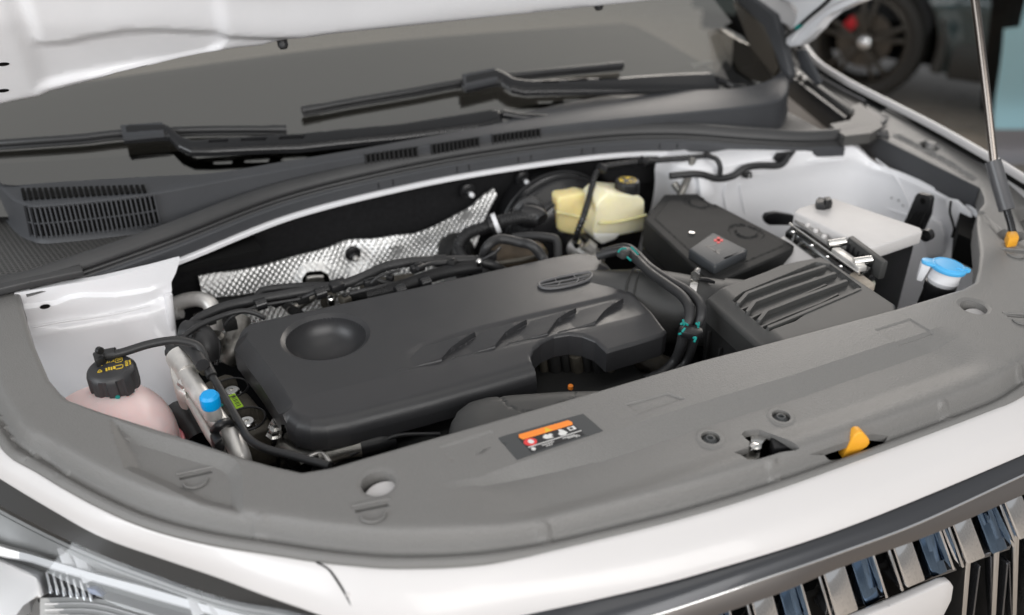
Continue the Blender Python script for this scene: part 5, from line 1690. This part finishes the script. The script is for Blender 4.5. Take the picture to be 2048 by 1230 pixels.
# intake hose with worm clamps, the twin coolant hoses
t_ih = thing('intake_hose', 'fat black rubber intake hose with steel clamps joining the filter box', 'intake hose', U(1320, 640, z=-.15))
ia, ib = np.array([.065, -.262, -.088]), np.array([.190, -.375, -.075])
tube('hose', [ia + np.array([-.07, .05, -.01]), ia, ia * .5 + ib * .5 + np.array([0, 0, .004]), ib], [.058, .058, .060, .054, .054], M['duct'], t_ih, 40, 8)
ax = (ib - ia) / np.linalg.norm(ib - ia)
for t_, rr in ((.06, .0605), (.14, .0605)):
    lathe('hose_bead', [(rr, -.002), (rr + .0022, 0), (rr, .002)], ia + (ib - ia) * t_, ax, M['duct'], t_ih, 48)
lathe('worm_clamp', [(.0585, -.006), (.0592, -.0055), (.0592, .0055), (.0585, .006)], ia + (ib - ia) * .66, ax, M['steel'], t_ih, 64)
cc = ia + (ib - ia) * .66
e = np.cross(ax, (0, 0, 1.0))
e /= np.linalg.norm(e)
if e[1] > 0:
    e = -e
up2 = np.cross(e, ax)
if up2[2] < 0:
    up2 = -up2
for ang, nm in ((2.45, 'clamp_screw'), (1.0, 'clamp_screw')):
    dv = e * math.cos(ang - math.pi / 2 + .9) + up2 * math.sin(ang - math.pi / 2 + .9)
    tg = np.cross(ax, dv)
    p = cc + dv * .064
    tube(nm, [p - tg * .012, p + tg * .012], .0062, M['steel'], t_ih, 12, 3)
    tube('clamp_nut', [p + tg * .012, p + tg * .019], .0075, M['steel'], t_ih, 6, 3)
prism('clamp_tail', [cc + up2 * .062 + ax * .004, cc + up2 * .066 + ax * .02 + e * .006, cc + up2 * .064 + ax * .032 + e * .01, cc + up2 * .061 + ax * .016], .006, M['black'], t_ih, .001)
lathe('box_stub', [(.0575, -.002), (.0575, .03), (.052, .032)], ib - ax * .012, ax, M['duct'], t_ih, 48)

t_ch = thing('coolant_hoses', 'pair of shiny black hoses with teal paint marks beside the engine cover', 'hoses', U(1380, 700, z=-.1))
h1 = tube('hose', U3([(1195, 512, -.03), (1230, 503, -.018), (1252, 502, -.012), (1272, 518, -.01), (1300, 545, -.008), (1335, 570, -.004), (1362, 590, -.002), (1377, 612, -.004), (1378, 636, -.014), (1368, 660, -.03), (1362, 690, -.055), (1350, 720, -.085), (1325, 745, -.10), (1290, 760, -.105)]), .0074, M['rubber'], t_ch, 14)
h2 = tube('hose', U3([(1205, 505, -.035), (1240, 496, -.022), (1258, 497, -.015), (1275, 510, -.013), (1300, 535, -.011), (1340, 562, -.006), (1375, 582, -.003), (1398, 605, -.004), (1402, 630, -.012), (1393, 655, -.03), (1384, 690, -.06), (1370, 725, -.09), (1345, 750, -.105)]), .0074, M['rubber'], t_ch, 14)
prism('hose_separator', UZ([(1358, 652), (1372, 645), (1405, 654), (1408, 664), (1392, 668), (1362, 662)], -.018), .012, M['black'], t_ch, .003)
prism('hose_separator', UZ([(1232, 498), (1244, 491), (1262, 492), (1264, 500), (1246, 506)], .0), .014, M['duct'], t_ch, .004)
for L in ([(1366, 640, .0), (1368, 650, -.002)], [(1362, 648, .0), (1368, 646, -.002), (1376, 650, -.002)], [(1392, 646, .0), (1398, 652, -.002)], [(1398, 644, .0), (1396, 656, -.006)], [(1357, 668, -.01), (1362, 667, -.01)], [(1386, 676, -.016), (1392, 675, -.016), (1388, 684, -.02)],
          [(1236, 505, .002), (1242, 498, .006), (1252, 497, .004)], [(1254, 514, .004), (1262, 521, .002)], [(1262, 494, .004), (1268, 500, .002), (1276, 509, .0)], [(1370, 656, -.004), (1364, 664, -.008)]):
    tube('paint_mark', U3(L), .0017, M['print_teal'], t_ch, 6, 3)
lowh = tube('drain_hose', U3([(1375, 690, -.07), (1368, 720, -.09), (1340, 748, -.1), (1300, 770, -.105)]), .007, M['gloss'], t_ch, 10)
t_gb = thing('gearbox_casting', 'dark gearbox casting in the gap between engine cover and filter box', 'gearbox', (.1, -.45, -.4))
prism('casting', [(.04, -.52, -.25), (.30, -.52, -.25), (.30, -.20, -.25), (.04, -.20, -.25)], .2, M['blackm'], t_gb, .02, 3)
tube('casting_tube', U3([(1260, 720, -.14), (1300, 725, -.13), (1330, 735, -.14)]), .018, M['dirty'], t_gb, 12)
tube('casting_tube', U3([(1230, 725, -.12), (1240, 760, -.14)]), .010, M['blackm'], t_gb, 12)

# ================================================================== washer filler
t_wf = thing('washer_filler', 'light blue washer filler cap on a white neck in the corner of the bay', 'washer filler', U(1890, 590, z=-.1))
WC = U(1897, 533, z=.004)
ta = np.array([.10, -.06, 1])
ta /= np.linalg.norm(ta)
lathe('neck', [(.0195, -.034), (.0205, -.030), (.0225, -.026), (.0238, -.022), (.0225, -.018), (.0228, -.003), (0, -.003)], WC, ta, M['white'], t_wf, 32)
lathe('tube', [(.0215, -.12), (.0215, -.045), (.0232, -.042), (.0232, -.030), (.018, -.028)], WC, ta, M['black'], t_wf, 24)
wl = lathe('blue_lid', [(.0262, -.004), (.0270, -.002), (.0268, .001), (.0245, .0030), (.020, .0036), (0, .0040)], WC, ta, M['blue'], t_wf, 40)
f1 = np.cross(ta, (0, 1, 0))
f1 /= np.linalg.norm(f1)
f2 = np.cross(ta, f1)
lw = lambda a, b, c: WC + f1 * a + f2 * b + ta * c
tl = WC - U(1852, 528, z=.004)
tl = tl - ta * (tl @ ta)
tl = -tl / np.linalg.norm(tl)
ts = np.cross(ta, tl)
prism('hinge_tab', [WC + tl * a + ts * b + ta * .003 for a, b in ((.018, -.013), (.034, -.010), (.040, -.004), (.040, .006), (.033, .011), (.018, .013))], ta * -.005, M['blue'], wl, .0015)
prism('thumb_tab', [WC - tl * a + ts * b + ta * .003 for a, b in ((.020, -.010), (.031, -.006), (.033, .0), (.030, .006), (.020, .010))], ta * -.005, M['blue'], wl, .0015)
bar('lid_rib', WC - tl * .008 + ts * .010 + ta * .0042, WC - tl * .026 + ts * .006 + ta * .0036, .0016, .002, M['blue'], wl, .0004, up=ta)
tube('lid_rim', [WC + (tl * math.cos(t) + ts * math.sin(t)) * .0215 + ta * .0030 for t in np.linspace(0, 2 * math.pi, 40)], .0013, M['blue'], wl, 6, 1)
prism('tether', [WC + tl * a + ts * b + ta * -.002 for a, b in ((.028, -.010), (.040, -.006), (.040, .008), (.026, .011))], ta * -.03, M['white'], t_wf, .002, taper=.6)
# ================================================================== front panel, headlight, grille
def U3s(L, dz=.012):
    return [U(a, b, z=z + dz) for a, b, z in L]


BT = np.array([(a, b, ZE - .0065) for a, b in FRONT_MAIN if b < -.16])
BB = cr(U3s([(-150, 850, -.075), (-60, 915, -.075), (0, 955, -.075), (100, 1015, -.075), (200, 1070, -.076), (320, 1113, -.078), (430, 1150, -.08), (520, 1184, -.083), (600, 1212, -.088), (690, 1242, -.093), (780, 1262, -.097), (870, 1264, -.097), (950, 1250, -.094), (1030, 1230, -.09), (1200, 1193, -.087),
                (1400, 1143, -.085), (1700, 1048, -.085), (2048, 905, -.085), (2200, 835, -.085), (2400, 730, -.085), (2500, 640, -.08)]), 6)
nb_ = 140
bt = resample(BT, nb_)
bb = resample(BB, nb_)
mid1 = bt * .72 + bb * .28 + np.array([0, -.002, .0035])
mid2 = bt * .35 + bb * .65 + np.array([0, -.003, .0045])
t_bp = thing('front_bumper', 'white painted front panel between the trim and the grille', 'bumper', (0, -.76, -.3))
loft('bumper_skin', [bt + np.array([0, .005, -.014]), bt + np.array([0, .003, -.004]), bt + np.array([0, -.001, 0]), mid1, mid2, bb, bb + np.array([0, .002, -.004]), bb + np.array([0, .016, -.008])], M['paint'], t_bp, nu=nb_, nv=3, raw=True)


def on_skin(px, py):
    """the point of the white skin seen at a pixel, found between its rows"""
    best = None
    for a in np.linspace(0, 1, 60):
        R_ = bt * (1 - a) + bb * a + np.array([0, -.003, .0045]) * math.sin(math.pi * min(1, a * 1.1))
        D_ = R_ - CAMP
        zz = D_ @ _f
        X_ = 1024 + FPX * (D_ @ _r) / zz
        Y_ = 615 - FPX * (D_ @ _u) / zz
        i = int(np.argmin((X_ - px) ** 2 + (Y_ - py) ** 2))
        e = (X_[i] - px) ** 2 + (Y_[i] - py) ** 2
        if best is None or e < best[0]:
            best = (e, R_[i])
    return best[1]


seam = [on_skin(a, b) for a, b in ((637, 1119), (655, 1138), (676, 1165), (695, 1195), (712, 1228), (722, 1245))]
tube('panel_gap', seam, .0012, M['void'], t_bp, 8, 4)
for a, b in ((648, 1128), (683, 1184)):
    lathe('gap_pip', [(.0026, 0), (.002, .0014), (0, .0018)], on_skin(a, b), (0, -.6, .8), M['paint'], t_bp, 10)
loft('shadow_gap', [bt + np.array([0, .004, -.003]), bt + np.array([0, .02, -.02]), bt + np.array([0, .02, -.2])], M['void'], t_bp, nu=nb_, nv=1, raw=True)  # black sheet added behind the trim edge to stand for its shade

# ---- headlight
HLX = [(-160, 925), (-60, 975), (0, 1011), (100, 1063), (200, 1108), (300, 1146), (400, 1182), (480, 1204), (560, 1218), (640, 1238)]
t_hl = thing('headlight', 'clear headlight with chrome fins under the white panel at lower left', 'headlight', (-.72, -.5, -.3))
gap_top = resample(np.array([p for p in BB if p[0] < -.47]), 60) + np.array([0, .004, -.006])
low = U3([(a, b, -.098) for a, b in HLX])
loft('black_bezel', [gap_top, low], mat('satin_black_bezel', (.03, .03, .03), .42), t_hl, nu=60, nv=4)
r1 = U3([(a - 4, b + 60, -.122) for a, b in HLX])
r2 = U3([(a - 10, b + 150, -.165) for a, b in HLX])
r3 = U3([(a - 20, b + 300, -.26) for a, b in HLX])
loft('lens', [low, r1, r2, r3], M['lens'], t_hl, nu=60, nv=4)
bk = np.array([.018, .045, -.012])
loft('housing', [[p + np.array([.006, .012, -.002]) for p in low], [p + bk for p in r1], [p + bk * 1.3 for p in r2], [p + bk * 1.3 for p in r3]], mat('headlight_housing', (.23, .225, .22), .38, metal=.35), t_hl, nu=60, nv=3)


def hl(px, py, z, back=0.0):
    p = U(px, py, z=z)
    d = (p - CAMP) / np.linalg.norm(p - CAMP)
    return p + d * back


lg = mat('light_guide', (.74, .73, .73), .32)
stp = mat('headlight_step', (.42, .415, .405), .32, metal=.3)
dkb = mat('headlight_dark_step', (.12, .12, .116), .35)


def hrow(dy, z, back):
    return [hl(a, b + dy, z, back) for a, b in HLX]


GT = [(-160, 1005), (-60, 1062), (0, 1090), (60, 1106), (100, 1118), (180, 1142), (240, 1158), (300, 1174), (430, 1212), (520, 1234), (640, 1262)]
GU = [(-160, 1045), (-60, 1092), (0, 1113), (60, 1125), (100, 1138), (180, 1162), (240, 1179), (300, 1197), (430, 1233), (520, 1257), (640, 1285)]
loft('upper_step', [hrow(8, -.104, .008), hrow(22, -.109, .012), [hl(a, b - 4, -.118, .030) for a, b in GT]], stp, t_hl, nu=50, nv=1)
for dy in (10, 16):
    tube('step_line', hrow(dy, -.106 - dy * .0002, .007), .0008, dkb, t_hl, 6, 4)
loft('light_guide', [[hl(a, b, -.120, .014) for a, b in GT], [hl(a, b + 3, -.121, .008) for a, b in GT], [hl(a, b - 3, -.127, .008) for a, b in GU], [hl(a, b, -.128, .014) for a, b in GU]], lg, t_hl, nu=50, nv=1)
loft('dark_strip', [[hl(a, b, -.129, .018) for a, b in GU], [hl(a, b + 10, -.133, .024) for a, b in GU]], dkb, t_hl, nu=50, nv=1)
for a, b in (((113, 1098), (132, 1150)), ((137, 1092), (166, 1168)), ((368, 1180), (386, 1236)), ((402, 1184), (430, 1244))):
    a0, b0 = hl(*a, -.113, .006), hl(*b, -.132, .004)
    prism('cross_fin', [a0, a0 + np.array([.010, 0, 0]), b0 + np.array([.012, 0, 0]), b0], (.003, .012, -.004), lg, t_hl, .0008)
prism('reflector_box', [hl(-30, 1120, -.130, .004), hl(14, 1130, -.133, .004), hl(76, 1152, -.137, .004), hl(84, 1196, -.148, .004), hl(40, 1206, -.150, .004), hl(30, 1250, -.16, .004), hl(-30, 1230, -.155, .004)], (.012, .03, -.02), M['silver'], t_hl, .004, 3)
for k in range(7):
    x = 90 + k * 13.5
    f0, f1_ = hl(x, 1146 + k * 3.4, -.138, .003), hl(x + 10, 1188 + k * 2.6, -.150, .003)
    prism('chrome_fin', [f0, f0 + np.array([.0028, 0, 0]), f1_ + np.array([.0032, 0, 0]), f1_], (.002, .012, -.003), M['chrome'], t_hl, .0006)
loft('fin_bed', [[hl(70, 1140, -.138, .018), hl(200, 1172, -.142, .018)], [hl(76, 1204, -.152, .018), hl(215, 1216, -.152, .018)]], M['smoke'], t_hl, nu=8, nv=2)
loft('lower_tray', [[hl(80, 1196, -.150, .008), hl(190, 1196, -.148, .008), hl(300, 1226, -.150, .008), hl(420, 1270, -.155, .008)], [hl(80, 1300, -.18, .012), hl(190, 1300, -.175, .012), hl(300, 1310, -.17, .012), hl(420, 1330, -.17, .012)]], stp, t_hl, nu=20, nv=3)
for dy in (8, 20, 32):
    tube('tray_line', [hl(90, 1200 + dy, -.150 - dy * .0003, .006), hl(190, 1200 + dy, -.149 - dy * .0003, .006), hl(300, 1230 + dy, -.151 - dy * .0003, .006)], .0010, lg, t_hl, 6, 4)
prism('blue_insert', [hl(172, 1176, -.14, .003), hl(190, 1178, -.14, .003), hl(206, 1194, -.145, .003), hl(180, 1188, -.145, .003)], (.004, .008, -.004), mat('blue_coated_glass', (.05, .09, .22), .12), t_hl, .001)
prism('lamp_wall', [(-1.0, -.25, -.24), (-.40, -.64, -.24), (-.40, -.50, -.24), (-.95, -.10, -.24)], .3, M['smoke'], t_hl)

# ---- grille
t_gr = thing('grille', 'dark grille with polished surround and vertical chrome bars at lower right', 'grille', (.1, -.8, -.5))
GB = U3s([(1000, 1238, -.0925), (1100, 1217, -.0925), (1200, 1195, -.092), (1400, 1145, -.092), (1550, 1100, -.092), (1700, 1050, -.092), (1860, 985, -.092), (2048, 907, -.092), (2200, 838, -.092)])
GD = U3s([(960, 1330, -.108), (1100, 1290, -.108), (1220, 1255, -.108), (1348, 1217, -.108), (1553, 1148, -.108), (1690, 1100, -.108), (1844, 1042, -.108), (2048, 948, -.108), (2200, 880, -.108)])
GE = U3s([(960, 1375, -.128), (1100, 1335, -.128), (1240, 1295, -.128), (1360, 1256, -.128), (1553, 1189, -.128), (1690, 1132, -.128), (1861, 1070, -.128), (2048, 989, -.128), (2200, 920, -.128)])
loft('surround_top', [[p + np.array([0, .012, .004]) for p in GB], GB, [(p + q_) / 2 + np.array([0, -.002, .002]) for p, q_ in zip(GB, GD)], GD], M['frame'], t_gr, nu=80, nv=3)
tube('surround_edge', [p + np.array([0, -.0005, -.0005]) for p in GD], .0018, M['chrome'], t_gr, 8, 6)
loft('surround_face', [[p + np.array([0, 0, -.001]) for p in GD], GE, [p + np.array([0, .03, -.004]) for p in GE]], M['taupe'], t_gr, nu=80, nv=2)
GY = float(np.mean([p[1] for p in GE])) + .012
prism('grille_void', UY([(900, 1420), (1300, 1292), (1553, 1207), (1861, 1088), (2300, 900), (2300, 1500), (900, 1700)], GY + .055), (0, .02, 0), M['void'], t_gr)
bluech = mat('blue_reflection_chrome', (.16, .24, .36), .10, metal=1)  # blue of the reflections put into the chrome's base colour
for i, (x0, x1, yt_, yb_) in enumerate(((1368, 1408, 1236, 1310), (1510, 1553, 1186, 1268), (1656, 1700, 1136, 1216), (1796, 1834, 1085, 1157), (1915, 1952, 1036, 1110), (2018, 2054, 990, 1062))):
    sl = -.42 * (x1 - x0)

    def tilt(L_, dy):
        P_ = UY(L_, GY + dy)
        zm = np.mean([p[2] for p in P_])
        return [p + np.array([.12, 1, 0]) * (p[2] - zm) * .5 for p in P_]
    prism('chrome_block', tilt([(x0, yt_), (x1, yt_ + sl), (x1, yb_ + sl), (x0, yb_)], .012), (0, .024, .004), M['chrome'], t_gr, .003, 3)
    prism('block_edge', tilt([(x0 - 11, yt_ + 5), (x0 - 6, yt_ + 3), (x0 - 6, yb_ + 3), (x0 - 11, yb_ + 5)], .012), (0, .024, .004), M['chrome'], t_gr, .001)
    prism('recessed_block', tilt([(x1 + 12, yt_ + sl * 1.3), (x1 + 44, yt_ + sl * 2.1), (x1 + 44, yb_ + sl * 2.1), (x1 + 12, yb_ + sl * 1.3)], .030), (0, .02, .004), bluech, t_gr, .003, 3)
    prism('recessed_edge', tilt([(x1 + 52, yt_ + sl * 2.3), (x1 + 57, yt_ + sl * 2.4), (x1 + 57, yb_ + sl * 2.4), (x1 + 52, yb_ + sl * 2.3)], .022), (0, .02, .004), M['chrome'], t_gr, .001)
    prism('block_shelf', UY([(x0 + 2, yb_ + 16), (x1 + 78, yb_ + sl * 2.5 + 18), (x1 + 80, yb_ + sl * 2.5 + 24), (x0 + 4, yb_ + 24)], GY + .020), (0, .03, 0), M['smoke'], t_gr, .001)
for x0, yt_, dx in ((1934, 1112, -14), (1990, 1105, -8), (2030, 1066, -4), (2056, 1060, -4)):
    prism('lower_bar', UY([(x0, yt_), (x0 + 10, yt_ - 4), (x0 + 7 + dx, yt_ + 190), (x0 - 1 + dx, yt_ + 192)], GY + .012), (0, .03, 0), M['chrome'], t_gr, .0015)
    prism('lower_bar_edge', UY([(x0 + 24, yt_ + 24), (x0 + 28, yt_ + 20), (x0 + 20 + dx, yt_ + 190), (x0 + 16 + dx, yt_ + 192)], GY + .020), (0, .02, 0), M['smoke'], t_gr, .001)
tag(prism('plate_panel', UY([(1690, 1262), (1700, 1244), (1780, 1214), (1888, 1166), (1902, 1164), (1909, 1174), (1905, 1200), (1880, 1250), (1850, 1290), (1700, 1300)], GY - .004), (0, .012, 0), M['paint'], None, .0035, 3), 'white rounded panel fixed to the grille at the lower right', 'plate')
# ================================================================== cars behind
G0 = U(1705, 196, z=-1.05)
G1 = U(1992, 245, z=-1.05)
sd_ = (G1 - G0)
sd_[2] = 0
sd_ /= np.linalg.norm(sd_)
nrm = np.array([sd_[1], -sd_[0], 0])
if nrm @ (CAMP - G0) < 0:
    nrm = -nrm
teal = mat('dark_teal_paint', (.035, .055, .058), .25, coat=.8)
clad = mat('dark_cladding', (.045, .042, .038), .5)
tyre = mat('tyre_rubber', (.028, .025, .022), .65, bump=(60, .5, .003))
rimm = mat('dark_rim_metal', (.07, .062, .053), .4, metal=.6)


def cv(s, h, o):
    return np.array([G0[0], G0[1], -1.05]) + sd_ * s + np.array([0, 0, h]) + nrm * o


t_car = thing('parked_car', 'dark teal car parked behind, its wheel and sill in view', 'car', G0)
RW = .355
arch = [(.43 * math.cos(t), RW + .43 * math.sin(t)) for t in np.linspace(math.pi * 1.02, -.25, 24)]
O = [(-1.1, .42), (-.46, .38)] + arch[1:] + [(.55, .22), (1.0, .20), (2.9, .20), (2.9, 1.05), (1.2, 1.02), (-1.1, .98)]


def side_w(X, Z):
    w = .05 * sstep(.2, .5, Z) - .10 * sstep(.62, 1.05, Z) + .02 * np.exp(-((Z - .62) / .05) ** 2)
    d = np.hypot(X, Z - RW)
    return w + .035 * (1 - sstep(.43, .56, d))


hf('body_side', O, side_w, teal, t_car, step=.04, skirt=.12, xf=lambda u, v, w: cv(u, v, w))
prism('roof_block', [cv(-1.1, .95, -.1), cv(2.9, 1.0, -.1), cv(2.7, 1.5, -.35), cv(-.9, 1.4, -.35)], -nrm * 1.0, teal, t_car)
prism('underbody', [cv(-1.1, .45, -.15), cv(2.9, .45, -.15), cv(2.9, .18, -.15), cv(-1.1, .25, -.15)], -nrm * 1.2, M['void'], t_car)
loft('sill_cladding', [[cv(s, h, .03 + o) for s in np.linspace(.5, 2.9, 6)] for h, o in ((.20, -.06), (.22, .01), (.33, .03), (.40, .015), (.42, .0))], clad, t_car, nu=20, nv=2)
tube('arch_cladding', [cv(a * 1.04, (b - RW) * 1.04 + RW, .05) for a, b in arch], .035, clad, t_car, 10, 2)
wc = cv(0, RW, .02)
wh = lathe('wheel', [(.06, .02), (.06, .035), (.03, .05), (0, .05)], wc, nrm, rimm, t_car, 24)
lathe('tyre', [(.235, -.12), (.25, -.02), (.26, .035), (.30, .05), (.335, .04), (.353, .01), (.355, -.08), (.34, -.14)], wc, nrm, tyre, wh, 64)
lathe('rim_ring', [(.225, -.10), (.232, .0), (.250, .040), (.262, .036)], wc, nrm, rimm, wh, 64)
for k in range(5):
    a = k * 2 * math.pi / 5 + .3
    for da in (-.16, .16):
        d0 = sd_ * math.cos(a) + np.array([0, 0, 1]) * math.sin(a)
        d1 = sd_ * math.cos(a + da) + np.array([0, 0, 1]) * math.sin(a + da)
        bar('spoke', wc + d0 * .04 + nrm * .035, wc + d1 * .24 + nrm * .025, .026, .024, rimm, wh, .005, up=nrm)
lathe('brake_disc', [(.16, -.03), (.16, -.02), (.06, -.02)], wc, nrm, mat('brake_iron', (.10, .085, .07), .45, metal=.7), wh, 40)
prism('red_caliper', [wc + sd_ * (.15 * math.cos(t)) * 1.0 + np.array([0, 0, .165 * math.sin(t)]) - nrm * .005 for t in np.linspace(2.2, 2.85, 6)] + [wc + sd_ * (.09 * math.cos(t)) + np.array([0, 0, .10 * math.sin(t)]) - nrm * .005 for t in np.linspace(2.85, 2.2, 6)], -nrm * .05, mat('red_caliper_paint', (.62, .02, .03), .35), wh)
lathe('bright_hub', [(.035, .045), (.035, .06), (.02, .07), (0, .07)], wc + sd_ * .02, nrm, M['chrome'], wh, 20)

# light blue car farther right
lb = mat('light_blue_paint', (.42, .70, .80), .35, coat=.4)
B0 = U(2000, 330, z=-1.05)
t_blue = thing('parked_car', 'light blue car at the right edge behind the strut', 'car', B0)
bx_ = np.array([math.cos(-.35), math.sin(-.35), 0])
by_ = np.array([-bx_[1], bx_[0], 0])


def bv(a, b, h):
    return np.array([B0[0], B0[1], -1.05]) + bx_ * a + by_ * b + np.array([0, 0, h])


ed = [U(1990, 255, z=-.85), U(1992, 200, z=-.7), U(2004, 120, z=-.45), U(2012, 30, z=-.2), U(2016, -80, z=.05)]
loft('body_panel', [ed, [p + bx_ * .06 - by_ * .03 for p in ed], [p + bx_ * .9 - by_ * .05 for p in ed]], lb, t_blue, nu=30, nv=3)
el = [U(1988, 258, z=-.85), U(1985, 300, z=-.98), U(1985, 330, z=-1.04)]
loft('lower_panel', [el, [p + bx_ * .9 - by_ * .05 for p in el]], mat('grey_sill', (.28, .27, .29), .4), t_blue, nu=12, nv=2)
dk = [U(1962, 220, z=-.9), U(1970, 120, z=-.5), U(1985, 0, z=-.1), U(1990, -60, z=0)]
loft('dark_edge', [dk, [p + bx_ * .13 for p in dk]], M['void'], t_blue, nu=12, nv=2, thick=.02)
